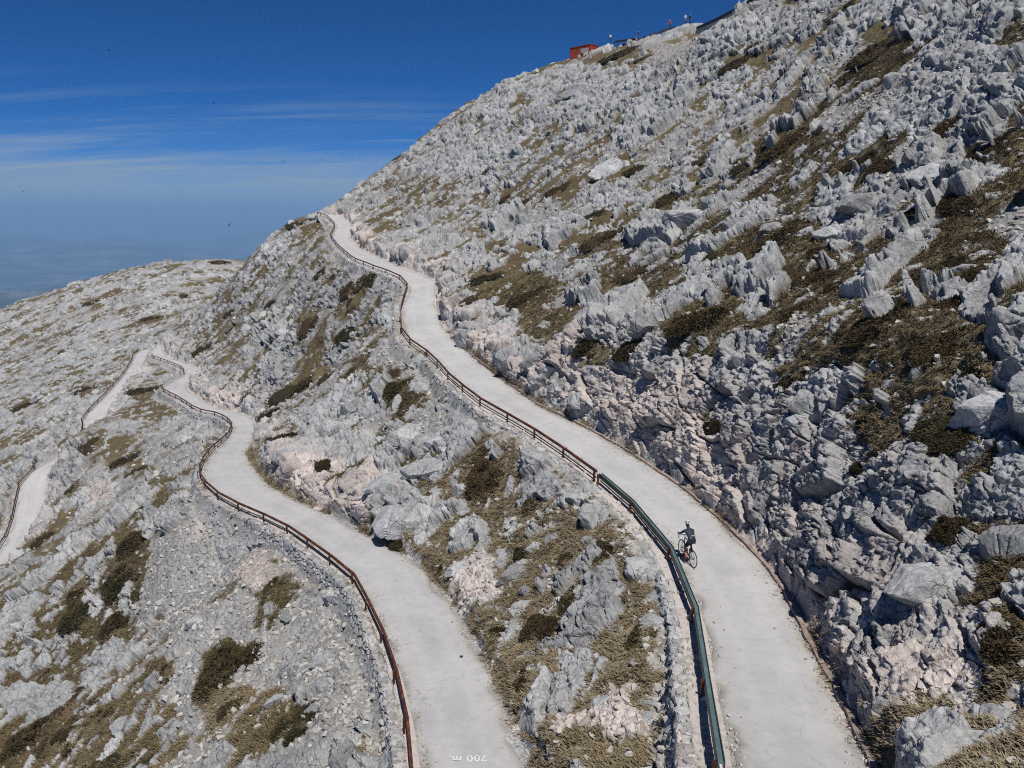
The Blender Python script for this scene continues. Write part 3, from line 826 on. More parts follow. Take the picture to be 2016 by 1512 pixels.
class MB:
    """collects simple solids and links them as one mesh object"""
    def __init__(self):
        self.V = []; self.F = []; self.n = 0
    def add(self, V, F):
        V = [tuple(map(float, v)) for v in V]
        self.F += [tuple(i + self.n for i in f) for f in F]; self.V += V; self.n += len(V)
        return self
    def box(self, c, sz, M=None):
        x, y, z = (k / 2 for k in sz)
        P = [Vector((a * x, b * y, d * z)) for a in (-1, 1) for b in (-1, 1) for d in (-1, 1)]
        if M is not None:
            P = [M @ p for p in P]
        P = [p + Vector(c) for p in P]
        return self.add(P, [(0, 1, 3, 2), (4, 6, 7, 5), (0, 4, 5, 1), (2, 3, 7, 6), (0, 2, 6, 4), (1, 5, 7, 3)])
    def sweep(self, path, prof, ups=None, closed=True, caps=True):
        """extrude a profile of (side, up) points along a path"""
        P = [Vector(p) for p in path]; n = len(P); m = len(prof)
        rings = []
        for i in range(n):
            t = (P[min(i + 1, n - 1)] - P[max(i - 1, 0)]); t.normalize()
            up = Vector((0, 0, 1)) if abs(t.z) < .95 else Vector((1, 0, 0))
            s = t.cross(up); s.normalize(); u = s.cross(t)
            rings += [P[i] + s * a + u * b for a, b in prof]
        F = []
        for i in range(n - 1):
            for j in range(m if closed else m - 1):
                k = (j + 1) % m
                F.append((i * m + j, i * m + k, (i + 1) * m + k, (i + 1) * m + j))
        if caps and closed:
            F.append(tuple(range(m - 1, -1, -1))); F.append(tuple((n - 1) * m + j for j in range(m)))
        return self.add(rings, F)
    def tube(self, path, r, seg=8):
        return self.sweep(path, [(r * math.cos(2 * math.pi * k / seg), r * math.sin(2 * math.pi * k / seg)) for k in range(seg)])
    def ring(self, c, R, r, axis='y', seg=36, sub=6):
        V, F = [], []
        for i in range(seg):
            a = 2 * math.pi * i / seg
            for j in range(sub):
                b = 2 * math.pi * j / sub
                rr_ = R + r * math.cos(b)
                V.append((c[0] + rr_ * math.cos(a), c[1] + r * math.sin(b), c[2] + rr_ * math.sin(a)))
                F.append((i * sub + j, i * sub + (j + 1) % sub, ((i + 1) % seg) * sub + (j + 1) % sub, ((i + 1) % seg) * sub + j))
        return self.add(V, F)
    def build(self, name, mat, parent=None, smooth=False):
        me = bpy.data.meshes.new(name); me.from_pydata(self.V, [], self.F)
        bm = bmesh.new(); bm.from_mesh(me); bmesh.ops.recalc_face_normals(bm, faces=bm.faces); bm.to_mesh(me); bm.free()
        if smooth:
            me.polygons.foreach_set('use_smooth', [True] * len(me.polygons))
        me.materials.append(mat)
        o = bpy.data.objects.new(name, me); COL.objects.link(o)
        if parent is not None:
            o.parent = parent; CHILDREN.setdefault(parent.name, []).append(o)
        return o

ter = mesh_from('mountainside', TV, gridfaces(*TV.shape[:2], flip=True), [M_MOUNTAIN], smooth=True, attrs={'masks': ('COL', np.stack([RK, PK, SR, TN], -1))})
tag(ter, kind='structure')

# ------------------------------------------------------------------ roads, kerb, painted height
def road_pt(nm, i, off):
    P, Wd, Nr = ROADS[nm]
    return np.array([P[i, 0] + Nr[i, 0] * off, P[i, 1] + Nr[i, 1] * off, P[i, 2]])
def build_road(nm, name):
    P, Wd, Nr = ROADS[nm]
    n = len(P); t = np.linspace(-1, 1, 11)
    a = np.arange(n) * .25
    jl = (fbm(a * .8, a * 0 + 3, 91, 4) - .5) * .7; jr = (fbm(a * .8, a * 0 + 8, 92, 4) - .5) * .7
    wl = Wd / 2 + jl; wr = Wd / 2 + jr
    off = np.where(t[None] < 0, t[None] * wl[:, None], t[None] * wr[:, None])
    V = np.stack([P[:, 0, None] + Nr[:, 0, None] * off, P[:, 1, None] + Nr[:, 1, None] * off, P[:, 2, None] + .03 + .03 * (1 - t[None] ** 2) + (fbm(off * 1.2, a[:, None] * 1.2 + 0 * off, 93, 2) - .5) * .03], -1)
    # turned-down rim
    rim = V[:, [0, -1]].copy(); rim[:, :, 2] -= .16
    V = np.concatenate([rim[:, :1], V, rim[:, 1:]], 1)
    tt_ = np.broadcast_to(np.r_[-1, t, 1][None], V.shape[:2])
    o = mesh_from(name, V, gridfaces(*V.shape[:2]), [M_ROAD], smooth=True, attrs={'across': ('F', tt_)})
    return tag(o, kind='structure')
road_up = build_road('upper', 'road'); road_lo = build_road('lower', 'road'); road_fa = build_road('far', 'road')

def stations(nm, ya, yb):
    P = ROADS[nm][0]
    k = [i for i in range(len(P)) if min(ya, yb) <= P[i, 1] <= max(ya, yb)]
    return k

ks = stations('upper', 14, 74)
kb = MB(); run = []
for i in ks[::3]:
    w = ROADS['upper'][1][i] / 2
    p = road_pt('upper', i, w + .16 + .05 * math.sin(i * .21) + .03 * math.sin(i * .83)); p[2] += .02
    run.append(p)
kb.sweep(run, [(-.08, -.15), (-.075, .10), (.07, .12), (.09, -.15)])
kerb = kb.build('kerb', M_KERB); tag(kerb, kind='structure')

def text_mesh(txt, size, extr):
    cu = bpy.data.curves.new('lettering', 'FONT'); cu.body = txt; cu.size = size; cu.extrude = extr; cu.align_x = 'CENTER'; cu.space_character = 1.1
    o = bpy.data.objects.new('lettering', cu); COL.objects.link(o)
    dg = bpy.context.evaluated_depsgraph_get()
    me = bpy.data.meshes.new_from_object(o.evaluated_get(dg))
    bpy.data.objects.remove(o)
    return me
me = text_mesh("700 m.", .40, .002); me.materials.append(M_WHITE)
lt = bpy.data.objects.new('road_marking', me); COL.objects.link(lt)
i_txt = min(range(len(ROADS['lower'][0])), key=lambda i: abs(ROADS['lower'][0][i, 1] - 21.35))
pl = at(921, 1494, 21.6)
lt.location = (pl[0], pl[1], ROADS['lower'][0][i_txt, 2] + .085)
lt.rotation_euler = (0, 0, math.radians(184))
tag(lt, kind='structure')

# ------------------------------------------------------------------ dry-stone retaining walls under the outer road edge
def stone_wall(nm, ya, yb, label, outer, res, coping, seed, hmin=.35):
    P, Wd, Nr = ROADS[nm]
    sgn = -UPHILL[nm]
    k = stations(nm, ya, yb)
    a0 = np.arange(k[0], k[-1] + 1e-6, res / .25)
    C = np.stack([np.interp(a0, np.arange(len(P)), P[:, j]) for j in range(3)], 1)
    N2 = np.stack([np.interp(a0, np.arange(len(P)), Nr[:, j]) for j in range(2)], 1) * sgn
    hw = np.interp(a0, np.arange(len(P)), Wd) / 2
    fx = C[:, 0] + N2[:, 0] * (hw + outer + .5); fy = C[:, 1] + N2[:, 1] * (hw + outer + .5)
    g = natural(fx, fy)
    h = np.clip(C[:, 2] - g, hmin, 5) + .5
    kk_ = np.hanning(41); kk_ /= kk_.sum(); h = np.convolve(np.pad(h, 20, 'edge'), kk_, 'valid')
    hm = h.max(); m1 = int(outer / res); m2 = int(hm / res)
    prof = []                                            # (offset beyond edge, drop fraction, arc)
    for j in range(m1):
        prof.append((.12 + (outer - .12) * j / m1, 0.0))
    for j in range(m2 + 1):
        prof.append((outer, j / m2))
    prof = np.array(prof)
    drop = prof[None, :, 1] * h[:, None]
    o = hw[:, None] + prof[None, :, 0] + drop * .22
    X = C[:, 0, None] + N2[:, 0, None] * o; Y = C[:, 1, None] + N2[:, 1, None] * o
    Z = C[:, 2, None] + .0 - drop
    al = np.broadcast_to((a0 * .25)[:, None], X.shape); pr = np.where(prof[None, :, 1] > 0, outer + drop, prof[None, :, 0]) + 0 * X
    def det(al, pr):
        wv = (fbm(al * 1.3, pr * 1.3, seed, 3) - .5) * .5; wu = (fbm(al * 3.3, pr * 3.3, seed + 1, 2) - .5) * .12
        f1, f2, dx, dy, hh = voro(((al + wu) / .46).astype(np.float32), ((pr + wv * .4 + wu) / .27).astype(np.float32), seed + 2, .9)
        e = f2 - f1
        st = sstep(0, .22, e) * (.08 + .08 * hf(hh, 1)) + (dx * (hf(hh, 2) - .5) + dy * (hf(hh, 3) - .3)) * .12 * sstep(0, .2, e)
        st = st + (fbm(al * 11, pr * 11, seed + 5, 3) - .5) * .04 + wv * .25
        return st.astype(np.float32), hf(hh, 6)
    st, tone = par(det, len(al), np.ascontiguousarray(al), np.ascontiguousarray(pr))
    face = sstep(outer - .25, outer + .1, pr)
    st = st - .05
    if coping:
        st = np.where(pr < outer - .3, np.minimum(st, -.03), st)
    X = X + N2[:, 0, None] * st * face; Y = Y + N2[:, 1, None] * st * face
    Z = Z + st * (1 - face * .75) + .02
    # let the ends die into the slope
    end = np.minimum(sstep(0, 14, np.arange(len(a0)) * 1.0), sstep(0, 14, (len(a0) - 1 - np.arange(len(a0))) * 1.0))
    Z = Z - (1 - end[:, None]) * .5
    pink = np.clip(fbm(al * .4, pr * .8, seed + 8, 3) * 1.6 - .62, 0, .8) * np.ones_like(X)
    w = mesh_from('dry_stone_wall', np.stack([X, Y, Z], -1), gridfaces(*X.shape, flip=(sgn > 0)), [M_WALL], attrs={'tone': ('F', tone), 'pink': ('F', pink)})
    tag(w, label, 'stone wall', 'dry stone retaining walls under the road')
    if coping:
        sel = np.arange(0, len(a0), max(1, int(.2 / res)))
        V = []
        for q, dz in ((.02, -.12), (.05, .045), (coping * .5, .055), (coping, .05), (coping + .03, -.12)):
            jit = (fbm(sel * .11, sel * 0 + q * 9, seed + 11, 3) - .5) * .16 * (q > coping * .6)
            V.append(np.stack([C[sel, 0] + N2[sel, 0] * (hw[sel] + q + jit), C[sel, 1] + N2[sel, 1] * (hw[sel] + q + jit), C[sel, 2] + dz + .02], -1))
        V = np.stack(V, 1)
        c = mesh_from('coping', V, gridfaces(*V.shape[:2], flip=(sgn > 0)), [M_COPING], parent=w)
    return w
stone_wall('upper', 13.5, 36.5, 'dry stone wall with pale coping under the teal guard rail', 1.15, .04, .85, 300)
stone_wall('upper', 36.3, 63, 'rubble stone wall below the red rusty rail of the upper road', .95, .055, .5, 320)
stone_wall('upper', 94, 116, 'far pale stone wall propping the upper road bend below the crest', .9, .09, 0, 340)
stone_wall('lower', 16, 51, 'long grey dry stone wall holding up the lower road beside the scree', .8, .045, .45, 360)
stone_wall('lower', 97, 116, 'low stone wall under the lower road bend behind the big scree', .8, .09, 0, 380)

# ------------------------------------------------------------------ guard rails
def guard_rail(nm, ya, yb, label, off, step, mats, top=.64, extra=(), wide=.05):
    P, Wd, Nr = ROADS[nm]
    sgn = -UPHILL[nm]
    k = stations(nm, ya, yb)
    acc = 0; posts = [k[0]]
    for a in k[1:]:
        acc += .25
        if acc >= step:
            posts.append(a); acc = 0
    if k[-1] != posts[-1]:
        posts.append(k[-1])
    rt = tuple(road_pt(nm, posts[0], 0))
    t = thing('guard_rail', label, 'guard rail', rt, group='guard rails along the outer road edge')
    jr = random.Random(hash(label) % 1000 if False else len(label))
    pts_ = []
    for a in posts:
        p = road_pt(nm, a, sgn * (Wd[a] / 2 + off + jr.uniform(-.03, .03))); p[2] += jr.uniform(-.02, .02)
        pts_.append(Vector(p) - Vector(rt))
    for e in extra:
        pts_.append(Vector(e) - Vector(rt))
    topl = [p + Vector((0, 0, top)) for p in pts_]
    if mats[3] == 'channel':
        MB().sweep(topl, [(-wide, -.20), (-wide, -.03), (wide, -.03), (wide, -.20), (wide * .8, -.20), (wide * .8, -.06), (-wide * .8, -.06), (-wide * .8, -.20)]).build('beam', mats[0], t)
        for s in (-1, 1):
            MB().sweep([p + Vector((0, 0, 0)) for p in topl], [(s * wide + .0 * s, -.21), (s * wide, .015), (s * (wide + .022), .015), (s * (wide + .022), -.21)]).build('edge_shade_strip', mats[1], t)  # dark strips put the shade of the beam's edges into colour
    else:
        MB().sweep(topl, [(-wide, -.13), (-wide, -.015), (-wide * .7, 0), (wide * .7, 0), (wide, -.015), (wide, -.13)]).build('beam', mats[0], t)
    MB().sweep([p + Vector((0, 0, .26)) for p in pts_], [(-.02, -.025), (-.02, .025), (.02, .025), (.02, -.025)]).build('lower_rail', mats[1], t)
    for a, p in zip(posts, pts_):
        n = Vector((Nr[a, 0], Nr[a, 1], 0)) * sgn
        ang = math.atan2(n.y, n.x)
        MB().box(p + n * .125 + Vector((0, 0, top / 2 - .30)), (.075, .12, top + .52), Matrix.Rotation(ang, 3, 'Z')).build('post', mats[2], t)
    return t
RUST = (M_RUST, M_RUSTDARK, M_RUSTDARK, '')
guard_rail('upper', 13.5, 37.3, 'teal topped guard rail between the cyclist and the stone wall', .34, 5.0, (M_TEAL, M_TEALDARK, M_RUST, 'channel'), wide=.062)
guard_rail('upper', 37.4, 146, 'rusty red guard rail following the upper road from the cyclist round the double bend', .30, 4.0, RUST)
guard_rail('upper', 147, 171, 'short dark guard rail where the upper road meets the crest', .30, 4.0, RUST)
guard_rail('lower', 16, 125.5, 'long rusty red guard rail along the lower road above the scree', .28, 3.6, RUST)
guard_rail('lower', 141, 162, 'distant dark rail on the lower road just before its hairpin', .28, 4.0, RUST)
guard_rail('far', 121, 171, 'thin distant rail along the straight descending road on the left', .28, 4.5, RUST)
guard_rail('far', 84, 107, 'dark rail beside the lowest stretch of road at the left edge', .28, 4.5, RUST)

# ------------------------------------------------------------------ points on the finished relief
def ground(x, y):
    x = np.atleast_1d(np.asarray(x, float)); y = np.atleast_1d(np.asarray(y, float))
    z, near, side = carved(x, y); nx, ny, nz = nrm(x, y); mx, my, mz = lift(nx, ny, nz)
    d, rk, pk, sr, tn = relief(x, y, z, near, side)
    return np.stack([x + mx * d, y + my * d, z + mz * d], -1), np.stack([nx, ny, nz], -1), rk, sr, near, side
def project(p):
    f = p[..., 1] * CP - p[..., 2] * SP; up = p[..., 1] * SP + p[..., 2] * CP
    return 1008 + FPX * p[..., 0] / f, 756 - FPX * up / f, f

# ------------------------------------------------------------------ cushions of juniper
def m_leaf(name, cols):
    t = NT(name)
    at_ = t.n('ShaderNodeAttribute'); at_.attribute_name = 'shade'
    oi = t.n('ShaderNodeObjectInfo')
    c = t.ramp(at_.outputs['Fac'], [(.1, cols[0]), (.5, cols[1]), (.9, cols[2])])
    c = t.mix(t.math('MULTIPLY', oi.outputs['Random'], .65), c, cols[3])
    t.b.inputs['Subsurface Weight'].default_value = 0
    return t.done(c, None, .9)
M_JUN = m_leaf('juniper_foliage', [(.018, .017, .008), (.043, .038, .016), (.085, .068, .028), (.062, .038, .019)])
M_GRASS = m_leaf('dry_mountain_grass', [(.095, .075, .034), (.20, .16, .092), (.36, .305, .205), (.16, .12, .07)])
M_TWIG = m_simple('grey_brown_twigs', [(.3, (.05, .035, .022)), (.7, (.10, .075, .05))], 8)

def cushion(seed, n):
    """a low mat of needle sprays, flat on its underside; about 2 m across and .55 m high"""
    r = np.random.default_rng(seed)
    lob = [(r.uniform(-.62, .62), r.uniform(-.5, .5), r.uniform(.32, .62), r.uniform(.22, .5)) for _ in range(7)]
    P = []; N = []
    while len(P) < n:
        cx, cy, rad, hh = lob[r.integers(len(lob))]
        th = r.uniform(0, 2 * np.pi); ph = np.arccos(r.uniform(0, 1)); k = r.uniform(.72, 1.06) ** .5
        p = np.array([cx + rad * k * np.sin(ph) * np.cos(th), cy + rad * k * np.sin(ph) * np.sin(th), hh * k * np.cos(ph)])
        P.append(p); N.append([np.sin(ph) * np.cos(th), np.sin(ph) * np.sin(th), np.cos(ph) * .8 + .35])
    P = np.array(P); N = np.array(N)
    d = N + r.normal(0, .55, N.shape); d /= np.linalg.norm(d, axis=1)[:, None]
    a = np.cross(d, r.normal(0, 1, d.shape)); a /= np.linalg.norm(a, axis=1)[:, None]
    L = r.uniform(.05, .13, n)[:, None]; wd = L * r.uniform(.25, .45, n)[:, None]
    V = np.stack([P - a * wd, P + d * L * .55 - a * wd * .2 , P + d * L * 1.2, P + a * wd], 1)
    sh = np.clip(.5 + r.normal(0, .2, n) + .25 * (np.sin(P[:, 0] * 5 + seed) * np.cos(P[:, 1] * 6)), 0, 1)
    F = np.arange(n * 4).reshape(n, 4)
    V = V.reshape(-1, 3); sh = np.repeat(sh, 4)
    # solid core added to block light behind the sprays, coloured dark
    m = 26; ths = np.linspace(0, 2 * np.pi, m, endpoint=False); rings = []
    for q in np.linspace(0, 1, 8):
        rr_ = []
        for t_ in ths:
            dx, dy = np.cos(t_), np.sin(t_)
            best = .05
            for cx, cy, rad, hh in lob:
                b = dx * cx + dy * cy; c = cx * cx + cy * cy - (rad * .86) ** 2
                if b * b - c > 0:
                    best = max(best, b + np.sqrt(b * b - c))
            x, y = dx * best * q, dy * best * q
            z = max([-.06] + [hh * .82 * np.sqrt(max(0, 1 - ((x - cx) ** 2 + (y - cy) ** 2) / (rad * .86) ** 2)) for cx, cy, rad, hh in lob])
            rr_.append((x, y, z - (.12 if q == 1 else 0)))
        rings.append(rr_)
    RV = np.array(rings); RF = gridfaces(8, m, flip=False)
    wrap = np.stack([np.arange(7) * m + m - 1, (np.arange(7) + 1) * m + m - 1, (np.arange(7) + 1) * m, np.arange(7) * m], 1)
    RF = np.concatenate([RF, wrap])
    F = np.concatenate([F, RF + len(V)]); V = np.concatenate([V, RV.reshape(-1, 3)]); sh = np.r_[sh, np.full(8 * m, .12)]
    return V, F, sh
def mesh_data(name, V, F, mats, attrs=None, smooth=False):
    o = mesh_from(name, V, F, mats, smooth, attrs); me = o.data; bpy.data.objects.remove(o); return me
CUSH = [mesh_data('juniper', *cushion(s, 5200)[:2], [M_JUN], {'shade': ('F', cushion(s, 5200)[2])}) for s in (1, 2, 3, 4)]
CUSH_FAR = []
for s in (5, 6, 7):
    V, F, sh = cushion(s, 1100)
    CUSH_FAR.append(mesh_data('juniper', V, F, [M_JUN], {'shade': ('F', sh)}))

def frame_on(n, spin):
    z = Vector(n).normalized(); x = Vector((math.cos(spin), math.sin(spin), 0)); x = (x - z * x.dot(z)).normalized(); y = z.cross(x)
    return Matrix((x, y, z)).transposed().to_4x4()
def place(me, name, p, n, spin, sc, sink=0.0, tilt=.75):
    o = bpy.data.objects.new(name, me); COL.objects.link(o)
    nn = Vector(n) * tilt + Vector((0, 0, 1 - tilt))
    o.matrix_world = Matrix.Translation(Vector(p) - Vector(n) * sink) @ frame_on(nn, spin) @ Matrix.Diagonal((*sc, 1))
    return o

rj = random.Random(5)
def hit_ground(u, v):
    h = hit(u, v)
    if h is None:
        return None
    P, N, rk, sr, near, side = ground(h[0], h[1])
    return P[0], N[0], near[0]
njun = 0
for e in JUN.split('\n'):
    a, lab = e.split('|'); u, v, w, h = map(float, a.split())
    g = hit_ground(u, v)
    if g is None:
        continue
    p, n, near = g
    d = float(np.linalg.norm(p)); wm = w * d / FPX; hm = h * d / FPX
    sx = wm / 2.0; sy = max(sx * .5, min(hm / 1.5, sx * 1.5))
    o = place((CUSH if d < 75 else CUSH_FAR)[njun % (4 if d < 75 else 3)], 'juniper_shrub', p, n, rj.uniform(-.4, .4), (sx * 1.1, sy * 1.05, min(1.3, .5 + .45 * min(sx, sy))), .10)
    tag(o, lab or 'low dark juniper cushion scattered among rock and turf', 'shrub', 'juniper cushions on the mountainside')
    njun += 1

# ------------------------------------------------------------------ scattered juniper, boulders, stones and grass, seeded over the ground in view
def seeds(n, seed, dmin, dmax, power=1.0):
    r = np.random.default_rng(seed)
    a = np.radians(r.uniform(-38, 40, n)); d = dmin * (dmax / dmin) ** (r.uniform(0, 1, n) ** power)
    x, y = d * np.sin(a), d * np.cos(a)
    P, N, rk, sr, near, side = par(ground, n, x, y)
    u, v, f = project(P)
    # keep those the camera can see past the base shape
    el_ = np.arctan2(P[:, 2], np.hypot(P[:, 0], P[:, 1]))
    ai = np.clip(np.searchsorted(caz, np.arctan2(P[:, 0], P[:, 1])), 0, len(caz) - 1); ri = np.clip(np.searchsorted(dr, np.hypot(P[:, 0], P[:, 1])) - 12, 0, len(dr) - 1)
    ok = (u > -60) & (u < 2080) & (v < 1570) & (el_ > vis[ai, ri] - .012)
    return P, N, rk, sr, near, side, u, v, ok, r

P, N, rk, sr, near, side, u, v, ok, r = seeds(1500, 77, 24, 260)
c = 0
for i in np.nonzero(ok & (rk < .5) & (sr < .35) & (near > 1.5))[0]:
    if c >= 110:
        break
    d = np.linalg.norm(P[i]); k = r.uniform(.45, 1.15) * (1 + d / 160)
    o = place((CUSH if d < 55 else CUSH_FAR)[c % 3], 'juniper_shrub', P[i], N[i], r.uniform(-.5, .5), (k * r.uniform(.6, 1), k * r.uniform(.7, 1.3), r.uniform(.35, .6)), .05)
    tag(o, 'low dark juniper cushion scattered among rock and turf', 'shrub', 'juniper cushions on the mountainside'); c += 1

def boulder(seed, sub=5):
    r = np.random.default_rng(seed)
    bm = bmesh.new(); bmesh.ops.create_icosphere(bm, subdivisions=sub, radius=1)
    V = np.array([v_.co[:] for v_ in bm.verts]); F = np.array([[x.index for x in f.verts] for f in bm.faces]); bm.free()
    D = V / np.linalg.norm(V, axis=1)[:, None]
    nr = r.normal(0, 1, (13, 3)); nr /= np.linalg.norm(nr, axis=1)[:, None]
    nr = np.concatenate([nr, np.eye(3) @ np.linalg.qr(r.normal(0, 1, (3, 3)))[0]]); off = r.uniform(.62, 1.0, len(nr))
    t = np.min(np.where(D @ nr.T > .05, off / np.maximum(D @ nr.T, .05), 9), axis=1)
    t = np.minimum(t, 1.35)
    V = D * t[:, None]
    V = V * np.array([1, .78, .72])
    q = V * 2.2 + seed
    n = fbm(q[:, 0] + q[:, 2] * .7, q[:, 1] - q[:, 2] * .4, seed, 4) - .5
    # cracks along two joint planes
    cr = 0
    for _ in range(2):
        a = r.normal(0, 1, 3); a /= np.linalg.norm(a); cr = cr + np.exp(-((V @ a - r.uniform(-.35, .35) + n * .12) / .035) ** 2) * .08
    V = V + D * (n * .16 - cr)[:, None]
    return V, F
M_BOULDER = NT('pale_limestone_boulder')
_oi = M_BOULDER.n('ShaderNodeObjectInfo')
_c, _h = rock_colour(M_BOULDER, None, _oi.outputs['Random'])
M_BOULDER = M_BOULDER.done(_c, M_BOULDER.bump(_h, .7, .1), .92)
BOU = []
for s in range(1, 8):
    V, F = boulder(s, 5); BOU.append(mesh_data('boulder', V, F, [M_BOULDER]))
BOU_FAR = []
for s in range(11, 15):
    V, F = boulder(s, 4); BOU_FAR.append(mesh_data('boulder', V, F, [M_BOULDER]))
BOULD = """1470 705 62 90|tall cracked block standing beside the pinkish road cut
1718 458 52 60|rounded boulder right of the dark brown juniper mat mid slope
1640 458 56 60|split boulder touching the dark brown juniper mat mid slope
1062 1085 30 36|upright grey stone on the bank under the teal guard rail
1160 1225 46 60|smooth pale slab lying in the grass below the teal guard rail
1200 1146 22 22|small square stone in the tall grass below the wall
1012 1142 64 44|flat grey boulder on the bank between the roads
870 870 110 60|large whitish slab left of the rubble wall
810 860 90 70|pale rounded outcrop boulder below the juniper streak
790 1010 130 90|big overhanging slab on the bank above the lower road
775 950 100 60|broad cracked boulder above the overhanging slab
840 930 90 50|long grey boulder next to the big dark juniper
915 965 40 60|blocky boulder against the left side of the big dark juniper
1230 578 48 44|dark sided boulder on the slope above the upper road
925 655 44 70|leaning boulder at the inside of the upper road bend
1280 640 52 60|grey boulder above the pinkish rubble by the road
1150 780 50 60|tilted slab at the left end of the pinkish cut
1850 1170 120 100|large flat topped boulder on the right above the cut
1990 1080 70 120|shadowed boulder at the right margin
1990 660 70 110|great boulder at the right margin with a dark hollow beneath
1945 820 110 100|square block overhanging a dark gap on the right
1760 1390 50 50|pale block low on the cut beside the upper road
1960 1400 130 90|big smooth boulder in the lower right corner
1930 1480 120 50|long slab along the bottom right edge
1600 790 50 80|left one of the twin leaning slabs
1635 800 36 70|right one of the twin leaning slabs
1740 230 60 60|dark fronted boulder high on the right slope
1755 165 36 50|upright stone above the dark fronted boulder
1605 195 60 40|flat overhung boulder high on the slope
1970 250 80 50|rounded boulder with two dark hollows at the right margin
1840 330 90 80|shadowed crag block on the right slope
1700 400 80 60|grey block below the crag on the right
1420 390 70 60|white outcrop boulder right of the brown and olive cushion
1345 440 80 50|hollowed white rock on the middle slope
1210 320 80 50|bright slanting slab on the slope under the crest
1130 175 70 36|broad pale rock below the red hut
700 795 50 60|tall white boulder on the bank left of the juniper streak
640 800 60 60|pale outcrop above the lower road curve
370 865 60 36|grey rock hump beneath the lower road rail
330 1190 26 16|grey flat stone on the upper scree
450 1285 34 40|pale round slab in the lower scree
395 1240 30 30|white tilted stone in the middle of the scree
660 1165 50 56|big pale stone in the wall below the lower road
1585 830 40 40|
1110 660 36 30|
1055 700 60 60|large pinkish boulder by the upper road
1010 705 40 60|cracked pinkish boulder left of the large one by the road"""
nb = 0
for e in BOULD.split('\n'):
    a, lab = e.split('|'); u_, v_, w, h = map(float, a.split())
    g = hit_ground(u_, v_ + h * .25)
    if g is None or g[2] < .3:
        continue
    p, n, near_ = g
    d = float(np.linalg.norm(p)); sx = w * d / FPX * .55; sz = h * d / FPX * .55
    o = place((BOU if d < 90 else BOU_FAR)[nb % 4 if d >= 90 else nb % 7], 'boulder', p, n, rj.uniform(-.6, .6), (sx, (sx + sz) * .5, sz), sz * .15, .35)
    tag(o, lab or 'pale limestone boulder lying loose on the mountainside', 'boulder', 'limestone boulders on the slope'); nb += 1
P, N, rk, sr, near, side, u, v, ok, r = seeds(2400, 78, 18, 240)
c = 0
for i in np.nonzero(ok & (near > 1.2) & (rk < .6))[0]:
    if c >= 190:
        break
    d = np.linalg.norm(P[i]); k = r.uniform(.16, .5) * (1 + d / 70)
    o = place((BOU if d < 60 else BOU_FAR)[c % 4], 'boulder', P[i], N[i], r.uniform(0, 6.28), (k, k * r.uniform(.6, 1), k * r.uniform(.5, .95)), k * .12, .5)
    tag(o, 'pale limestone boulder lying loose on the mountainside', 'boulder', 'limestone boulders on the slope'); c += 1

# loose stones: one mesh of small angular pieces
def stone_shapes():
    out = []
    for s in range(6):
        r = np.random.default_rng(900 + s)
        bm = bmesh.new()
        for _ in range(14):
            p = r.normal(0, 1, 3); p /= np.linalg.norm(p)
            bm.verts.new(p * np.array([1, .75, .55]) * r.uniform(.8, 1.1))
        bmesh.ops.convex_hull(bm, input=bm.verts)
        bmesh.ops.delete(bm, geom=[x for x in bm.verts if not x.link_faces], context='VERTS')
        bm.verts.index_update()
        out.append((np.array([x.co[:] for x in bm.verts]), np.array([[y.index for y in f.verts] for f in bm.faces]))); bm.free()
    return out
SHP = stone_shapes()
P, N, rk, sr, near, side, u, v, ok, r = seeds(90000, 79, 14, 120, .9)
sel = np.nonzero(ok & ((near > .35) | ((near > -.3) & (r.uniform(0, 1, len(u)) < .5))) & (r.uniform(0, 1, len(u)) < np.where(sr > .4, .95, .16)) & (rk < .8))[0]
# and grit spilling along both edges of the two roads
ex = [[], [], []]
for nm, ymax in (('upper', 80), ('lower', 80)):
    P_, Wd_, Nr_ = ROADS[nm]
    kx = r.choice([i for i in range(len(P_)) if 13 < P_[i, 1] < ymax], 3800); sd_e = r.choice((-1, 1), 3800); ee = np.abs(r.normal(0, .28, 3800)) * r.choice((-1.1, .8), 3800) + .05
    o_ = sd_e * (Wd_[kx] / 2 + ee); al_ = r.uniform(-.12, .12, 3800)
    ex[0] += list(np.stack([P_[kx, 0] + Nr_[kx, 0] * o_ - Nr_[kx, 1] * al_, P_[kx, 1] + Nr_[kx, 1] * o_ + Nr_[kx, 0] * al_, P_[kx, 2] + np.where(ee < .1, .04, .02)], 1)); ex[1] += list(ee)
P = np.concatenate([P[sel], np.array(ex[0])]); N = np.concatenate([N[sel], np.tile([0, 0, 1.0], (len(ex[0]), 1))]); near = np.r_[near[sel], np.full(len(ex[0]), 0.0)]; side = np.r_[side[sel], np.ones(len(ex[0]))]
sel = np.arange(len(P))
VV, FF, tn, pn = [], [], [], []
base = 0
_, _, PKs, _, _ = relief(P[sel, 0], P[sel, 1], P[sel, 2], near[sel], side[sel])
rot = r.uniform(0, 2 * np.pi, (len(sel), 2)); size = (r.uniform(0, 1, len(sel)) ** 2.4 * .15 + .035) * np.where(near[sel] < .3, .34, 1) * (1 + np.linalg.norm(P[sel], axis=1) / 160)
kind = r.integers(0, 6, len(sel)); tt0 = r.uniform(0, 1, len(sel))
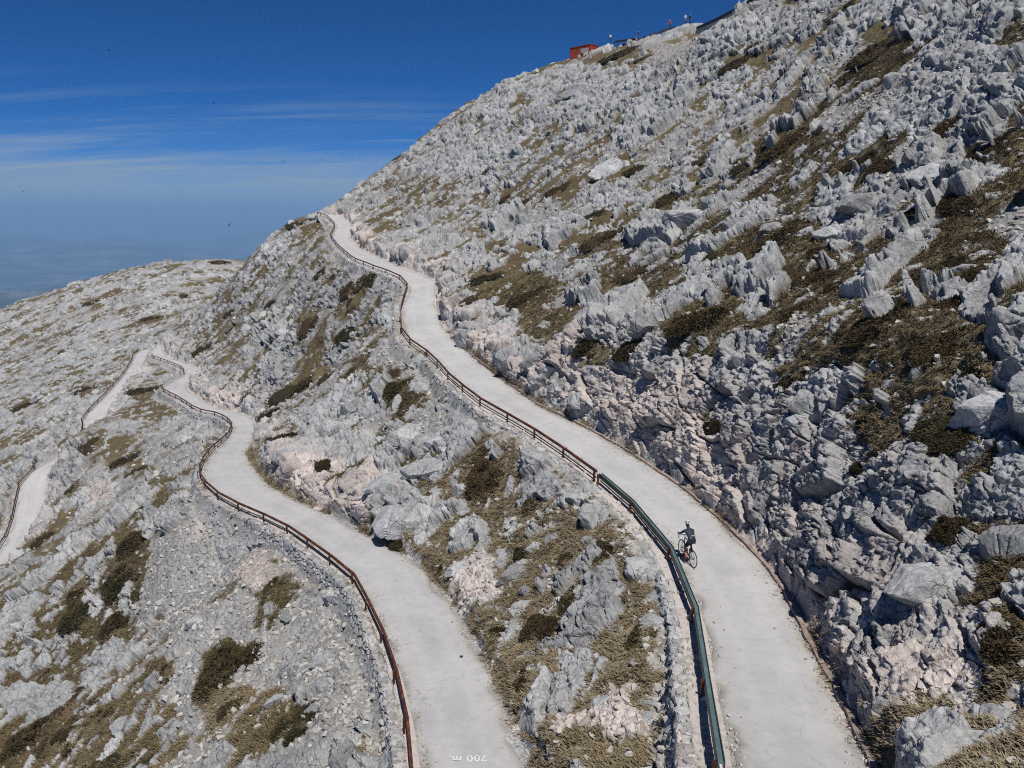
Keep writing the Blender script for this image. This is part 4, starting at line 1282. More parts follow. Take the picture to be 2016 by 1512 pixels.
for k in range(6):
    m = np.nonzero(kind == k)[0]
    V0, F0 = SHP[k]
    ca, sa = np.cos(rot[m, 0])[:, None], np.sin(rot[m, 0])[:, None]; cb, sb = np.cos(rot[m, 1] * .15)[:, None], np.sin(rot[m, 1] * .15)[:, None]
    X = V0[None, :, 0] * ca - V0[None, :, 1] * sa; Y = V0[None, :, 0] * sa + V0[None, :, 1] * ca; Z = V0[None, :, 2] + 0 * X
    Y, Z = Y * cb - Z * sb, Y * sb + Z * cb
    V = np.stack([X, Y, Z], -1) * size[m][:, None, None] + (P[sel][m] + N[sel][m] * (size[m] * .25)[:, None])[:, None, :]
    VV.append(V.reshape(-1, 3)); FF.append((F0[None] + (np.arange(len(m)) * len(V0))[:, None, None]).reshape(-1, 3) + base); base += len(m) * len(V0)
    tn.append(np.repeat(tt0[m], len(V0))); pn.append(np.repeat(PKs[m], len(V0)))
st_o = mesh_from('loose_stones', np.concatenate(VV), np.concatenate(FF), [M_SCREE], attrs={'tone': ('F', np.concatenate(tn)), 'pink': ('F', np.concatenate(pn))})
tag(st_o, kind='stuff')

# grass: tufts of bent blades combed down the slope
P, N, rk, sr, near, side, u, v, ok, r = seeds(230000, 80, 13, 80, .85)
dd = np.linalg.norm(P, axis=1)
dens = fbm(P[:, 0] * .9, P[:, 1] * .9, 171, 3)
sel = np.nonzero(ok & (near > .12) & (rk < .45) & (sr < .45) & (r.uniform(0, 1, len(u)) < .3 + dens))[0]
# a thin line of grass along the inner verges of the roads
print('tufts', len(sel))
ex = []
for nm, ymax in (('upper', 75), ('lower', 75)):
    P_, Wd_, Nr_ = ROADS[nm]
    kx = r.choice([i for i in range(len(P_)) if 13 < P_[i, 1] < ymax], 2600); ee = .12 + np.abs(r.normal(0, .3, 2600)); sd_e = np.where(r.uniform(0, 1, 2600) < .82, 1, -1)
    keep = fbm(kx * .09 + sd_e * 7, kx * 0.0 + 2.2, 174, 3) > .47
    o_ = (sd_e * (Wd_[kx] / 2 + ee))[keep]; kx = kx[keep]
    ex.append(np.stack([P_[kx, 0] + Nr_[kx, 0] * o_, P_[kx, 1] + Nr_[kx, 1] * o_], 1))
ex = np.concatenate(ex); Pe, Ne, _, _, ne_, se_ = ground(ex[:, 0], ex[:, 1])
P = np.concatenate([P[sel], Pe]); N = np.concatenate([N[sel], Ne]); near = np.r_[near[sel], ne_]; side = np.r_[side[sel], se_]; dd = np.linalg.norm(P, axis=1); sel = np.arange(len(P))
nbl = 8
p0 = np.repeat(P[sel], nbl, 0); n0 = np.repeat(N[sel], nbl, 0); big = np.repeat(.78 + dd[sel] / 110, nbl)
M_ = len(p0)
p0 = p0 + r.normal(0, .07, (M_, 3)) * big[:, None] * np.array([1, 1, .2])
down = n0 * np.array([1, 1, 0]); down = down / np.maximum(np.linalg.norm(down, axis=1), 1e-3)[:, None]; down[:, 2] = -.5
lean = down * r.uniform(.35, 1.0, M_)[:, None] + r.normal(0, .35, (M_, 3))
L = r.uniform(.08, .25, M_)[:, None] * big[:, None]; wd = r.uniform(.008, .017, M_)[:, None] * (big[:, None] * 1.1)
upv = n0 * .5 + np.array([0, 0, .6])
mid = p0 + upv * L * .45 + lean * L * .25; tip = p0 + upv * L * .5 + lean * L * .75
sd = np.cross(lean, upv); sd /= np.maximum(np.linalg.norm(sd, axis=1), 1e-3)[:, None]
V = np.stack([p0 - sd * wd, p0 + sd * wd, mid + sd * wd * .8, mid - sd * wd * .8, tip], 1).reshape(-1, 3)
i5 = np.arange(M_)[:, None] * 5
F = np.concatenate([i5 + np.array([0, 1, 2]), i5 + np.array([0, 2, 3]), i5 + np.array([3, 2, 4])])
_, _, _, _, TAN = relief(P[sel, 0], P[sel, 1], P[sel, 2], near[sel], side[sel])
tuftshade = np.repeat(np.clip(r.normal(.18, .12, len(sel)) + TAN * .68 + (fbm(P[sel, 0] * .25, P[sel, 1] * .25, 172, 3) - .5) * .8, 0, 1), nbl)
sh = np.repeat(np.clip(tuftshade + r.normal(0, .12, M_), 0, 1), 5)
gr_o = mesh_from('grass', V, F, [M_GRASS], attrs={'shade': ('F', sh)})
tag(gr_o, kind='stuff')
print('plants', time.time() - T0)

# ------------------------------------------------------------------ the cyclist and the bicycle
def flat(name, col, rough=.6, spec=.3, metal=0):
    m = bpy.data.materials.new(name); m.use_nodes = True
    tt_ = NT.__new__(NT); tt_.m = m; tt_.t = m.node_tree; tt_.b = m.node_tree.nodes['Principled BSDF']
    n = tt_.noise(14, 3); c = tt_.ramp(n, [(.3, tuple(k * .82 for k in col)), (.7, tuple(min(1, k * 1.15) for k in col))])
    tt_.b.inputs['Specular IOR Level'].default_value = spec
    return tt_.done(c, None, rough, metal)
M_BLACK = flat('black_lycra', (.014, .016, .026), .75); M_NAVY = flat('dark_navy_jersey', (.020, .026, .048), .7); M_SKIN = flat('sunlit_skin', (.50, .255, .185), .55); M_SOCK = flat('red_sock', (.36, .03, .045), .7)
M_FRAME = flat('black_bike_paint', (.012, .012, .014), .3, .5); M_TYRE = flat('tyre_rubber', (.012, .012, .013), .8); M_ALU = flat('grey_alloy', (.30, .30, .32), .35, .5, .8); M_HELM = flat('white_helmet_shell', (.78, .78, .80), .35); M_SHOE = flat('dark_shoe', (.02, .02, .022), .5); M_PATCH = flat('white_fabric', (.74, .75, .78), .8)

TOPS_HAIR = flat('dark_hair', (.03, .02, .015), .7)
def on_road(u, v):
    r = ray(u, v); Y = D_UP(v)
    for _ in range(6):
        x = r[0] / r[1] * Y
        s, rz, hw, bi = road_at('upper', np.array([x]), np.array([Y]))
        z = rz[0] + .055
        Y = z / (r[2] / r[1])
    return Vector((r[0] / r[1] * Y, Y, z))
rear, front = on_road(1363, 1117), on_road(1343, 1096)
hd = (front - rear); hd.z = 0; yaw = math.atan2(hd.y, hd.x)
slope_p = math.atan2(on_road(1343, 1096).z - rear.z, hd.length)
BM = Matrix.Translation(rear) @ Matrix.Rotation(yaw, 4, 'Z') @ Matrix.Rotation(-slope_p, 4, 'Y') @ Matrix.Rotation(math.radians(2.0), 4, 'X')
bike = thing('bicycle', 'black road bicycle being ridden up the upper road', 'bicycle'); bike.matrix_world = BM
R_ = .335
for x in (0.0, 1.0):
    wc = (x, 0, R_)
    whl = MB().tube([(x, -.045, R_), (x, .045, R_)], .022, 10).build('wheel', M_ALU, bike)
    MB().ring(wc, R_ - .013, .013, seg=48).build('tyre', M_TYRE, whl)
    MB().ring(wc, R_ - .034, .012, seg=48).build('rim', M_FRAME, whl)
    sp = MB()
    for k in range(20):
        a = 2 * math.pi * k / 20; s = .03 if k % 2 else -.03
        sp.tube([(x + .02 * math.cos(a), s, R_ + .02 * math.sin(a)), (x + (R_ - .03) * math.cos(a + .12), 0, R_ + (R_ - .03) * math.sin(a + .12))], .0022, 4)
    sp.build('spokes', M_ALU, whl)
fr = MB()
bb, st_, ht, hb = (.42, 0, .275), (.255, 0, .80), (.83, 0, .86), (.88, 0, .70)
for a, b, r_ in ((bb, st_, .018), (st_, ht, .018), (hb, bb, .022), (ht, hb, .021), (st_, (.225, 0, .93), .014)):
    fr.tube([a, b], r_, 8)
for s in (-.04, .04):
    fr.tube([(0, s * 1.5, R_), (.40, s, .28)], .010, 6); fr.tube([(0, s * 1.5, R_), (.27, s * .5, .78)], .009, 6)
fr.build('frame', M_FRAME, bike)
fk = MB(); [fk.tube([(.89, s, .66), (.94, s * 1.3, .45), (1.0, s * 1.4, R_)], .011, 6) for s in (-.04, .04)]; fk.build('fork', M_FRAME, bike)
hbm = MB(); hbm.tube([(.82, 0, .90), (.92, 0, .93)], .016, 8); hbm.tube([(.92, -.20, .93), (.92, .20, .93)], .013, 8)
for s in (-.20, .20):
    hbm.tube([(.92, s, .93), (1.0, s, .935), (1.035, s, .90), (1.02, s, .84), (.96, s, .80), (.89, s, .80)], .013, 8); hbm.tube([(.99, s, .94), (1.06, s, .985)], .017, 8)
hbm.build('handlebar', M_FRAME, bike)
sd_ = MB(); sd_.sweep([(.08, 0, .955), (.14, 0, .965), (.24, 0, .955), (.34, 0, .95)], [(-.03, -.02), (-.035, .01), (.035, .01), (.03, -.02)]); sd_.box((.12, 0, .955), (.11, .14, .03)); sd_.build('saddle', M_BLACK, bike)
cr = MB(); cr.ring((.42, -.05, .275), .09, .006, seg=28); cr.tube([(.42, .06, .275), (.43, .075, .105)], .011, 6); cr.tube([(.42, -.06, .275), (.41, -.075, .445)], .011, 6); cr.build('crankset', M_ALU, bike)
MB().box((.43, .115, .10), (.09, .07, .016)).build('pedal', M_FRAME, bike); MB().box((.41, -.115, .447), (.09, .07, .016)).build('pedal', M_FRAME, bike)
MB().tube([(.52, 0, .40), (.60, 0, .52)], .036, 10).build('water_bottle', M_PATCH, bike)

def skinned(name, nodes, edges, root, sub=2):
    """grow one continuous body over a skeleton; nodes: name -> (x, y, z, radius)"""
    keys = list(nodes); ix = {k: i for i, k in enumerate(keys)}
    me = bpy.data.meshes.new(name); me.from_pydata([nodes[k][:3] for k in keys], [(ix[a], ix[b]) for a, b in edges], [])
    o = bpy.data.objects.new(name, me); COL.objects.link(o)
    md = o.modifiers.new('skin', 'SKIN')
    me.skin_vertices.new() if not me.skin_vertices else None
    for i, k in enumerate(keys):
        sv = me.skin_vertices[0].data[i]; r = nodes[k][3]; sv.radius = r if isinstance(r, tuple) else (r, r); sv.use_root = (k == root)
    ss = o.modifiers.new('sub', 'SUBSURF'); ss.levels = ss.render_levels = sub
    dg = bpy.context.evaluated_depsgraph_get()
    nm = bpy.data.meshes.new_from_object(o.evaluated_get(dg))
    bpy.data.objects.remove(o); nm.name = name
    nm.polygons.foreach_set('use_smooth', [True] * len(nm.polygons))
    return nm
def body_with_materials(nm, nodes, zones, mats):
    """each face takes the material of the nearest skeleton node"""
    P_ = np.array([nodes[k][:3] for k in zones]); mi = np.array([zones[k] for k in zones])
    for m in mats:
        nm.materials.append(m)
    C_ = np.array([p.center[:] for p in nm.polygons])
    idx = np.argmin(np.linalg.norm(C_[:, None] - P_[None], axis=2), axis=1)
    nm.polygons.foreach_set('material_index', mi[idx].astype(np.int32))
N_ = {'pel': (.22, 0, 1.0, (.155, .125)), 'sp': (.34, 0, 1.12, (.135, .105)), 'ch': (.50, 0, 1.24, (.165, .115)), 'nb': (.62, 0, 1.32, .07), 'hb': (.69, 0, 1.38, .06), 'hd': (.745, 0, 1.455, (.078, .092)), 'ht': (.765, 0, 1.53, (.07, .08)), 'nose': (.845, 0, 1.45, .016), 'chin': (.80, 0, 1.385, .03)}
E_ = [('pel', 'sp'), ('sp', 'ch'), ('ch', 'nb'), ('nb', 'hb'), ('hb', 'hd'), ('hd', 'ht'), ('hd', 'nose'), ('hd', 'chin')]
Zn = {'pel': 1, 'sp': 0, 'ch': 0, 'nb': 0, 'hb': 4, 'hd': 2, 'ht': 2, 'nose': 2, 'chin': 2}
for s, S in ((1, 'l'), (-1, 'r')):
    N_.update({'sh' + S: (.57, .165 * s, 1.27, .062), 'ua' + S: (.67, .215 * s, 1.17, .05), 'el' + S: (.775, .235 * s, 1.07, .042), 'fa' + S: (.90, .215 * s, 1.02, .036), 'wr' + S: (1.0, .205 * s, 1.0, .026), 'pa' + S: (1.05, .203 * s, 1.0, (.034, .022))})
    E_ += [('ch', 'sh' + S), ('sh' + S, 'ua' + S), ('ua' + S, 'el' + S), ('el' + S, 'fa' + S), ('fa' + S, 'wr' + S), ('wr' + S, 'pa' + S)]
    Zn.update({'sh' + S: 0, 'ua' + S: 0, 'el' + S: 0, 'fa' + S: 0, 'wr' + S: 2, 'pa' + S: 2})
    for f, (dy, L_) in enumerate(((-.024, .040), (-.008, .047), (.008, .044), (.022, .034))):
        a, b = 'f%d%s' % (f, S), 'g%d%s' % (f, S)
        N_[a] = (1.085, (.203 + dy) * s, .995, .0095); N_[b] = (1.095 + L_ * .2, (.203 + dy) * s, .995 - L_, .008)
        E_ += [('pa' + S, a), (a, b)]; Zn.update({a: 2, b: 2})
    N_['th' + S] = (1.045, .170 * s, .985, .0105); N_['tj' + S] = (1.075, .160 * s, .965, .009); E_ += [('pa' + S, 'th' + S), ('th' + S, 'tj' + S)]; Zn.update({'th' + S: 2, 'tj' + S: 2})
    hip = (.25, .095 * s, .94); kn, an, to = (((.55, .105, .58), (.385, .11, .185), (.52, .115, .10)) if s > 0 else ((.655, -.12, .835), (.395, -.11, .535), (.50, -.115, .455)))
    mid = tuple((p + q) / 2 for p, q in zip(hip, kn)); cal = tuple(p * .62 + q * .38 for p, q in zip(kn, an)); lo_ = tuple(p * .3 + q * .7 for p, q in zip(kn, an))
    N_.update({'hp' + S: (*hip, .105), 'tg' + S: (*mid, .082), 'kn' + S: (*kn, .058), 'ca' + S: (cal[0] - .02, cal[1], cal[2], .055), 'lo' + S: (*lo_, .040), 'an' + S: (*an, .034), 'to' + S: (*to, .03)})
    E_ += [('pel', 'hp' + S), ('hp' + S, 'tg' + S), ('tg' + S, 'kn' + S), ('kn' + S, 'ca' + S), ('ca' + S, 'lo' + S), ('lo' + S, 'an' + S), ('an' + S, 'to' + S)]
    Zn.update({'hp' + S: 1, 'tg' + S: 1, 'kn' + S: 2, 'ca' + S: 2, 'lo' + S: 3, 'an' + S: 3, 'to' + S: 3})
nm = skinned('person', N_, E_, 'pel')
body_with_materials(nm, N_, Zn, [M_NAVY, M_BLACK, M_SKIN, M_SOCK, TOPS_HAIR])
rider = bpy.data.objects.new('person', nm); COL.objects.link(rider); rider.matrix_world = BM
tag(rider, 'cyclist in dark jersey, black shorts and white helmet riding away up the road', 'person')
# helmet: shell with dark vent slots
V_, F_, MI = [], [], []
nl, nk = 24, 9
for j in range(nk):
    ph = math.radians(4 + 88 * j / (nk - 1))
    for i in range(nl):
        th = 2 * math.pi * i / nl
        V_.append((.755 + .145 * math.sin(ph) * math.cos(th) - .02 * math.cos(ph), .098 * math.sin(ph) * math.sin(th), 1.488 + .115 * math.cos(ph) + .03 * math.sin(ph) * math.cos(th) * -.6))
for j in range(nk - 1):
    for i in range(nl):
        F_.append((j * nl + i, j * nl + (i + 1) % nl, (j + 1) * nl + (i + 1) % nl, (j + 1) * nl + i)); MI.append(1 if (i % 3 != 0 and 1 < j < 6) or j > 6 else 0)
F_.append(tuple(range(nl - 1, -1, -1))); MI.append(0)
hme = bpy.data.meshes.new('helmet'); hme.from_pydata(V_, [], F_); hme.materials.append(M_HELM); hme.materials.append(M_FRAME); hme.polygons.foreach_set('material_index', MI)
he = bpy.data.objects.new('helmet', hme); COL.objects.link(he); he.parent = rider
for s, (an, to) in ((1, ((.385, .11, .15), (.53, .115, .12))), (-1, ((.385, -.11, .50), (.52, -.115, .47)))):
    m_ = MB(); a, b = Vector(an), Vector(to)
    m_.sweep([a - (b - a) * .25, a, a + (b - a) * .5, b, b + (b - a) * .2], [(-.042, -.03), (-.045, .02), (-.025, .05), (.025, .05), (.045, .02), (.042, -.03)]); m_.build('shoe', M_SHOE, rider)
pk_ = MB()
for y, h_ in ((-.055, .07), (.02, .10)):
    pk_.box((.262 - .0, y, 1.165), (.012, .055, h_), Matrix.Rotation(math.radians(-42), 3, 'Y'))
pk_.box((.235, .07, 1.10), (.012, .05, .05), Matrix.Rotation(math.radians(-42), 3, 'Y'))
pk_.build('pocket_patch', M_PATCH, rider)

# ------------------------------------------------------------------ on the summit: red hut, people, canopy, walls and rail
def crest(u, off=0.0, lo=90, hi=240):
    """highest seen ground in the direction of picture column u"""
    r = ray(u, 100); Y = np.linspace(lo, hi, 300); P_, _, _, _, _, _ = ground(r[0] / r[1] * Y, Y)
    k = int(np.argmax(P_[:, 2] / P_[:, 1])); k = int(np.clip(k + off / (Y[1] - Y[0]), 0, 299))
    return Vector(P_[k])
def gz(x, y):
    return float(ground(x, y)[0][0][2])
M_RED = m_simple('orange_red_sheet_metal', [(.3, (.30, .048, .022)), (.7, (.42, .075, .03))], 2, .5, 0, 0); M_REDDARK = m_simple('red_steel_trim', [(.3, (.26, .03, .015)), (.7, (.34, .045, .02))], 3, .5)
M_PALE = m_simple('pale_parapet_stone', [(.3, (.36, .35, .335)), (.7, (.46, .45, .43))], 3, .9); M_DARKBRN = m_simple('dark_brown_rail', [(.3, (.022, .016, .015)), (.7, (.045, .030, .026))], 3, .6); M_GLASS = m_simple('dark_window_glass', [(.3, (.02, .025, .03)), (.7, (.04, .045, .05))], 1, .1)
cpt = crest(1162, -1.0)
hz0 = cpt[2] - .55
hut = thing('hut', 'small orange red metal hut on the skyline', 'hut', (cpt[0], cpt[1], hz0), (0, 0, math.radians(133)))
# local x runs along the long side (left and away), local y along the short side
Lh, Wh, Hh = 5.6, 2.4, 2.75
Wl = MB()
prof_x = [(i * .2, .03 * (1 if i % 2 else -1)) for i in range(int(Lh / .2) + 1)]
def corr(p0, p1, nrm_):
    n = max(2, int((Vector(p1) - Vector(p0)).length / .16)); vv = []
    for i in range(n + 1):
        b = Vector(p0).lerp(Vector(p1), i / n) + Vector(nrm_) * (.025 * (1 if i % 2 else -1) if 0 < i < n else 0)
        vv += [b, b + Vector((0, 0, Hh))]
    Wl.add(vv, [(2 * i, 2 * i + 2, 2 * i + 3, 2 * i + 1) for i in range(n)])
corr((0, 0, 0), (Lh, 0, 0), (0, 1, 0)); corr((0, -Wh, 0), (Lh, -Wh, 0), (0, -1, 0)); corr((0, 0, 0), (0, -Wh, 0), (-1, 0, 0)); corr((Lh, 0, 0), (Lh, -Wh, 0), (1, 0, 0))
Wl.build('wall', M_RED, hut)
MB().box((Lh / 2, -Wh / 2, Hh + .06), (Lh + .16, Wh + .16, .14)).build('roof', M_REDDARK, hut)
for x, y in ((0, 0), (Lh, 0), (0, -Wh), (Lh, -Wh)):
    MB().box((x, y, Hh / 2), (.14, .14, Hh)).build('corner_post', M_REDDARK, hut)
MB().box((1.5, .06, 1.75), (2.2, .06, .9)).build('notice_board', M_PALE, hut)
dr_ = MB().box((-.05, -1.3, 1.55), (.06, .95, 2.0)).build('door', M_REDDARK, hut); MB().box((-.1, -1.0, 1.5), (.05, .05, .18)).build('handle', M_ALU, dr_)

def standing(name, seed):
    r = random.Random(seed); a = r.uniform(-.12, .12)
    n = {'pel': (0, 0, .95, (.15, .11)), 'sp': (0, .01, 1.15, (.14, .10)), 'ch': (0, 0, 1.36, (.17, .11)), 'nk': (0, 0, 1.50, .055), 'hd': (0, .02, 1.62, (.075, .09)), 'ht': (0, .01, 1.71, .07)}
    e = [('pel', 'sp'), ('sp', 'ch'), ('ch', 'nk'), ('nk', 'hd'), ('hd', 'ht')]
    for s, S in ((1, 'l'), (-1, 'r')):
        n.update({'sh' + S: (.2 * s, 0, 1.40, .06), 'el' + S: (.27 * s, -.02 + a, 1.13, .045), 'wr' + S: (.26 * s, .09 + a, .89, .032), 'ha' + S: (.25 * s, .12 + a, .82, .034), 'hi' + S: (.10 * s, 0, .90, .095), 'kn' + S: (.12 * s, .03, .50, .06), 'an' + S: (.13 * s, 0, .09, .042), 'to' + S: (.14 * s, .15, .04, .04)})
        e += [('ch', 'sh' + S), ('sh' + S, 'el' + S), ('el' + S, 'wr' + S), ('wr' + S, 'ha' + S), ('pel', 'hi' + S), ('hi' + S, 'kn' + S), ('kn' + S, 'an' + S), ('an' + S, 'to' + S)]
        for f in range(4):
            n['f%d%s' % (f, S)] = (.25 * s, .10 + a + .018 * f, .735 + .006 * abs(f - 1.5), .010); e.append(('ha' + S, 'f%d%s' % (f, S)))
        n['th' + S] = (.225 * s, .165 + a, .79, .011); e.append(('ha' + S, 'th' + S))
    z = {k: (2 if k in ('nk', 'hd', 'ht') or k[0] in 'hwft' and k[:2] not in ('hi', 'to') else 0) for k in n}
    z.update({k: 1 for k in n if k[:2] in ('hi', 'kn', 'an', 'to') or k == 'pel'})
    return skinned(name, n, e, 'pel', 1), n, z
TOPS = {'white': flat('white_shirt', (.72, .73, .75), .8), 'red': flat('red_jacket', (.40, .035, .03), .8), 'dark': flat('dark_jacket', (.03, .03, .04), .8), 'trousers': flat('dark_trousers', (.035, .04, .055), .8), 'hair': TOPS_HAIR}
for k, (u, v, Y, top, lab) in enumerate(((1205, 108, 188, 'white', 'person in a white top standing just right of the red hut'), (1258, 98, 172, 'dark', 'person in dark clothes at the lower end of the reddish fence'), (1318, 78, 162, 'red', 'person in a red jacket on the path by the upper end of the fence'),
                                            (1348, 68, 155, 'white', 'person in a white top by the summit wall corner'), (1356, 66, 153, 'dark', 'person in dark clothes beside the white topped one at the wall corner'))):
    nm, n, z = standing('person', k)
    body_with_materials(nm, n, z, [TOPS[top], TOPS['trousers'], M_SKIN])
    p = crest(u); o = bpy.data.objects.new('person', nm); COL.objects.link(o); o.location = (p[0], p[1], p[2] - .03); o.rotation_euler = (0, 0, 1.3 * k)
    hm_ = MB(); bm = bmesh.new(); bmesh.ops.create_uvsphere(bm, u_segments=10, v_segments=7, radius=1)
    hm_.add([(q.co.x * .085, q.co.y * .10 - .005, 1.685 + q.co.z * .07) for q in bm.verts], [tuple(x.index for x in f.verts) for f in bm.faces]); bm.free(); hm_.build('hair', TOPS['hair'], o, True)
    tag(o, lab, 'person')
def crest_run(spec):
    """a straight-topped run standing on the crest: heights follow a smooth line through the crest points"""
    out = [crest(u) for u in np.linspace(spec[0], spec[1], 14)]
    z = np.array([p.z for p in out]); x = np.arange(14.0)
    c_ = np.polyfit(x, z, 2); zf = np.polyval(c_, x)
    yf = np.polyval(np.polyfit(x, [p.y for p in out], 2), x)
    res_ = []
    for p, zz, yy, u in zip(out, zf, yf, np.linspace(spec[0], spec[1], 14)):
        r = ray(u, 60); res_.append(Vector((r[0] / r[1] * yy, yy, p.z / p.y * yy * .5 + zz * .5)))
    zz = np.polyval(np.polyfit(x, [p.z for p in res_], 2), x)
    for p, k in zip(res_, zz):
        p.z = k - .65
    return res_
run = crest_run((1372, 1600))
par_t = thing('parapet', 'pale summit wall with a long dark rail on top along the skyline', 'parapet', tuple(run[0]))
rel = [p - run[0] for p in run]
MB().sweep(rel, [(-.25, -2.6), (-.25, .42), (.25, .42), (.25, -2.6)]).build('wall', M_PALE, par_t)
MB().sweep([p + Vector((0, 0, .55)) for p in rel], [(-.12, 0), (-.12, .42), (.12, .42), (.12, 0)]).build('rail', M_DARKBRN, par_t)
for p in rel[::3]:
    MB().box(p + Vector((0, 0, .47)), (.14, .14, .2)).build('post', M_DARKBRN, par_t)
run = crest_run((1256, 1328))
fen = thing('fence', 'low reddish brown fence on the skyline between hut and summit wall', 'fence', tuple(run[0]))
rel = [p - run[0] for p in run]
MB().sweep([p + Vector((0, 0, .6)) for p in rel], [(-.06, 0), (-.06, .22), (.06, .22), (.06, 0)]).build('rail', M_RUSTDARK, fen)
for p in rel[::2]:
    MB().box(p + Vector((0, 0, .2)), (.12, .12, 1.8)).build('post', M_DARKBRN, fen)
p0_ = crest(1232)
p0_.z -= .95
can = thing('canopy', 'low dark sloping canopy roof right of the red hut', 'canopy', tuple(p0_), (0, 0, math.radians(10)))
MB().add([(-2, -1, 1.15), (1.9, -1, 1.75), (1.9, 1.2, 1.85), (-2, 1.2, 1.25), (-2, -1, 1.27), (1.9, -1, 1.87), (1.9, 1.2, 1.97), (-2, 1.2, 1.37)], [(0, 1, 2, 3), (4, 5, 6, 7), (0, 1, 5, 4), (1, 2, 6, 5), (2, 3, 7, 6), (3, 0, 4, 7)]).build('roof', M_DARKBRN, can)
for x, y in ((-1.8, -.9), (1.7, -.9), (1.7, 1.1), (-1.8, 1.1)):
    MB().box((x, y, .55 + .08 * x), (.1, .1, 1.5 + .16 * x)).build('post', M_DARKBRN, can)

# ------------------------------------------------------------------ small things: birds, a dark scrap on the road
def bird_mesh():
    n = {'b': (0, 0, 0, (.028, .03)), 'c': (.05, 0, .0, .026), 'h': (.09, 0, .01, .02), 'k': (.115, 0, .008, .006), 't': (-.08, 0, 0, .012), 'u': (-.13, 0, 0, (.02, .006))}
    e = [('b', 'c'), ('c', 'h'), ('h', 'k'), ('b', 't'), ('t', 'u')]
    for s, S in ((1, 'l'), (-1, 'r')):
        n['w' + S] = (.05, .08 * s, .02, (.028, .006)); n['x' + S] = (.02, .17 * s, .035, (.018, .004)); n['y' + S] = (-.04, .235 * s, .03, (.008, .003)); e += [('b', 'w' + S), ('w' + S, 'x' + S), ('x' + S, 'y' + S)]
    m_ = skinned('bird', n, e, 'b', 1); m_.materials.append(flat('dark_feathers', (.02, .019, .02), .8)); return m_
bme = bird_mesh()
for k, (u, v, Y, lab) in enumerate(((214, 99, 62, 'dark bird highest in the open blue sky'), (558, 318, 70, 'dark bird just above the pale cloud edge nearest the slope'), (47, 377, 75, 'dark bird low in the haze at the left'), (452, 443, 80, 'tiny dark bird lowest of all above the far ridge'), (421, 203, 85, 'faint bird in mid sky above the cloud streak'))):
    o = bpy.data.objects.new('bird', bme); COL.objects.link(o); o.location = at(u, v, Y); o.rotation_euler = (.3 * k, .2 - .25 * k, 1.1 * k + .4); o.scale = (1.1, 1.1, 1.1)
    tag(o, lab, 'bird', 'birds circling over the slope')
def lo_road(u, v):
    r = ray(u, v); Y = D_LO(v)
    for _ in range(6):
        s, rz, hw, bi = road_at('lower', np.array([r[0] / r[1] * Y]), np.array([Y])); z = rz[0] + .07; Y = z / (r[2] / r[1])
    return Vector((r[0] / r[1] * Y, Y, z))
sp_ = lo_road(908, 1293)
V0, F0 = SHP[2]
o = mesh_from('stone', V0 * .085, F0, [m_simple('dark_stone', [(.3, (.02, .02, .022)), (.7, (.05, .05, .05))], 9)]); o.location = sp_ + Vector((0, 0, .02)); tag(o, 'small dark stone lying alone on the lower road', 'stone')

HAZE_DENSITY = 1.1e-4; HAZE_COL = (.35, .62, 1.0)
SKY = (.5, 0.0, 8.0, .08); SKYTINT = (.22, .66, 1.0); CIRRUS = (.95, (1.9, 3.2, 5.4), (3.0, 4.3, 6.0)); SUN_E = 5.0; EXPO = 0.0

# ------------------------------------------------------------------ the far lowland, haze, sky and sun
SUN = Vector((.11, -.43, .895)).normalized()
far_n = 140
rfar = np.exp(np.linspace(np.log(700), np.log(70000), far_n)); afar = np.radians(np.linspace(-180, 180, 181))
AF, RF_ = np.meshgrid(afar, rfar, indexing='ij')
FX, FY = RF_ * np.sin(AF), RF_ * np.cos(AF)
FZ = -900 + (fbm(FX / 2600, FY / 2600, 501, 5) - .42) * 1000 * sstep(2500, 7000, RF_) + (fbm(FX / 9000, FY / 9000, 502, 4) - .45) * 1500 * sstep(9000, 26000, RF_)
FZ = np.clip(FZ, -900, -120)
tl = NT('far_lowland'); co = tl.coord()
tl_c = tl.ramp(tl.noise(.0012, 6, .65, co), [(.35, (.016, .026, .022)), (.5, (.04, .05, .036)), (.60, (.14, .14, .12)), (.7, (.025, .036, .03))])
low = mesh_from('distant_hills', np.stack([FX, FY, FZ], -1), gridfaces(*FX.shape, flip=True), [tl.done(tl_c, None, .95)], smooth=True)
tag(low, kind='structure')

hz = MB().box((0, 0, (-960 + 92) / 2), (150000, 150000, 960 + 92)).build('haze', M_WHITE)
hm = bpy.data.materials.new('thin_blue_air'); hm.use_nodes = True
nt = hm.node_tree; nt.nodes.remove(nt.nodes['Principled BSDF'])
pv = nt.nodes.new('ShaderNodeVolumePrincipled'); pv.inputs['Density'].default_value = HAZE_DENSITY; pv.inputs['Color'].default_value = (*HAZE_COL, 1)
pv.inputs['Anisotropy'].default_value = 0.0
nt.links.new(pv.outputs[0], nt.nodes['Material Output'].inputs['Volume'])
hz.data.materials.clear(); hz.data.materials.append(hm)
tag(hz, kind='stuff')

w = bpy.data.worlds.new('World'); scene.world = w; w.use_nodes = True
nt = w.node_tree; bg = nt.nodes['Background']
sk = nt.nodes.new('ShaderNodeTexSky'); sk.sky_type = 'NISHITA'; sk.sun_disc = False
sk.sun_elevation = math.asin(SUN.z); sk.sun_rotation = math.atan2(SUN.x, SUN.y)
sk.altitude = 1700; sk.air_density = SKY[0]; sk.dust_density = SKY[1]; sk.ozone_density = SKY[2]
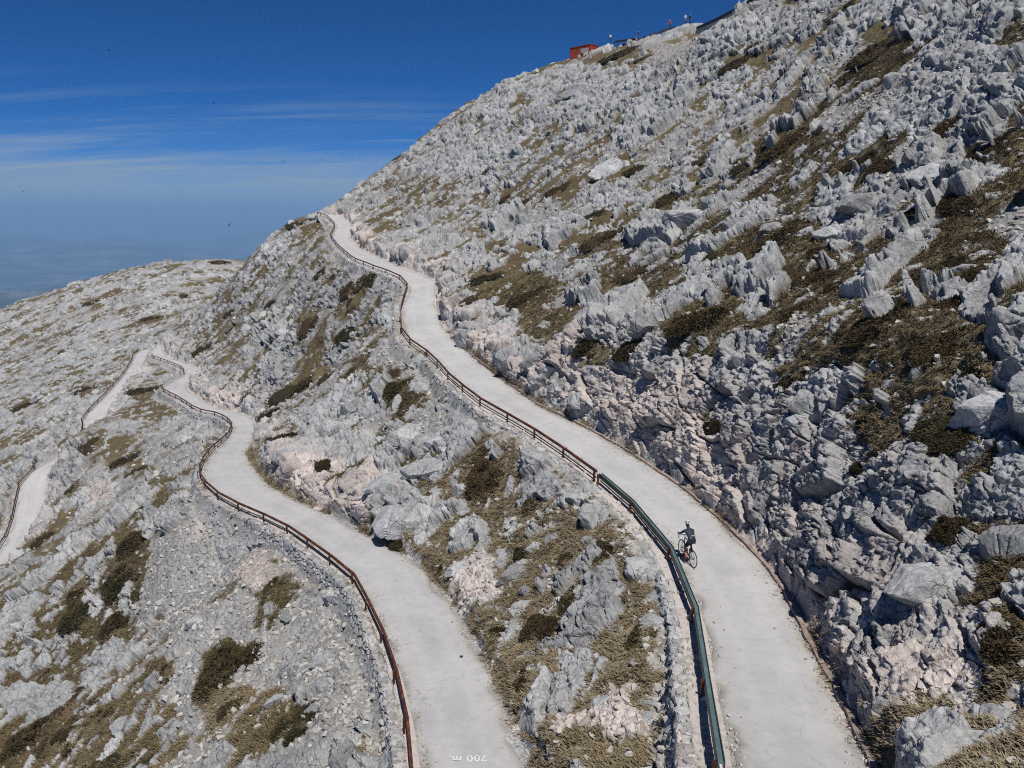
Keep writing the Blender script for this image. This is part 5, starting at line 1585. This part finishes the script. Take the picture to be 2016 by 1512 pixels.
# thin cirrus veils low in the sky
class WT(NT):
    def __init__(self):
        self.t = nt
g = WT()
tc = g.n('ShaderNodeTexCoord').outputs['Generated']
sep = g.n('ShaderNodeSeparateXYZ'); g.l(tc, sep.inputs[0])
zc_ = g.math('MAXIMUM', sep.outputs['Z'], .02)
inv = g.math('DIVIDE', 1.0, g.math('ADD', zc_, .12))
pr = g.n('ShaderNodeVectorMath', operation='SCALE'); g.l(tc, pr.inputs[0]); g.l(inv, pr.inputs['Scale'])
n1 = g.noise(1.3, 6, .6, pr.outputs[0], (.5, 1.6, 1)); n2 = g.noise(.6, 4, .55, pr.outputs[0])
el0 = g.math('ADD', sep.outputs['Z'], g.math('MULTIPLY', g.math('SUBTRACT', n1, .5), .10))
veil = g.ramp(el0, [(0, (1, 1, 1)), (.035, (.92, .92, .92)), (.062, (.50, .50, .50)), (.082, (.10, .10, .10)), (.115, (0, 0, 0))])
st = g.math('MULTIPLY', g.ramp(g.noise(2.2, 6, .6, pr.outputs[0], (.25, 2.2, 1)), [(.50, (0, 0, 0)), (.68, (1, 1, 1))]), g.ramp(sep.outputs['Z'], [(.03, (0, 0, 0)), (.065, (1, 1, 1)), (.10, (.6, .6, .6)), (.15, (0, 0, 0))]))
fac = g.math('ADD', g.math('MULTIPLY', st, .55), g.math('MULTIPLY', veil, CIRRUS[0]), True)
deep = g.mix(1.0, sk.outputs[0], SKYTINT, 'MULTIPLY')
vcol = g.mix(g.ramp(sep.outputs['Z'], [(0, (0, 0, 0)), (.03, (1, 1, 1))]), CIRRUS[1], CIRRUS[2])
colr = g.mix(fac, deep, vcol)
nt.links.new(colr, bg.inputs['Color'])
bg.inputs['Strength'].default_value = SKY[3]

sl = bpy.data.lights.new('sun', 'SUN'); sl.energy = SUN_E; sl.angle = math.radians(.53); sl.color = (1.0, .955, .89)
so = bpy.data.objects.new('sun', sl); COL.objects.link(so); so.rotation_euler = SUN.to_track_quat('Z', 'Y').to_euler()
vs = scene.view_settings
vs.view_transform = 'Standard'; vs.look = 'None'; vs.exposure = EXPO; vs.gamma = 1; vs.use_curve_mapping = False
scene.cycles.use_denoising = False
scene.cycles.filter_width = 1.1
scene.cycles.volume_bounces = 0
scene.cycles.max_bounces = 6
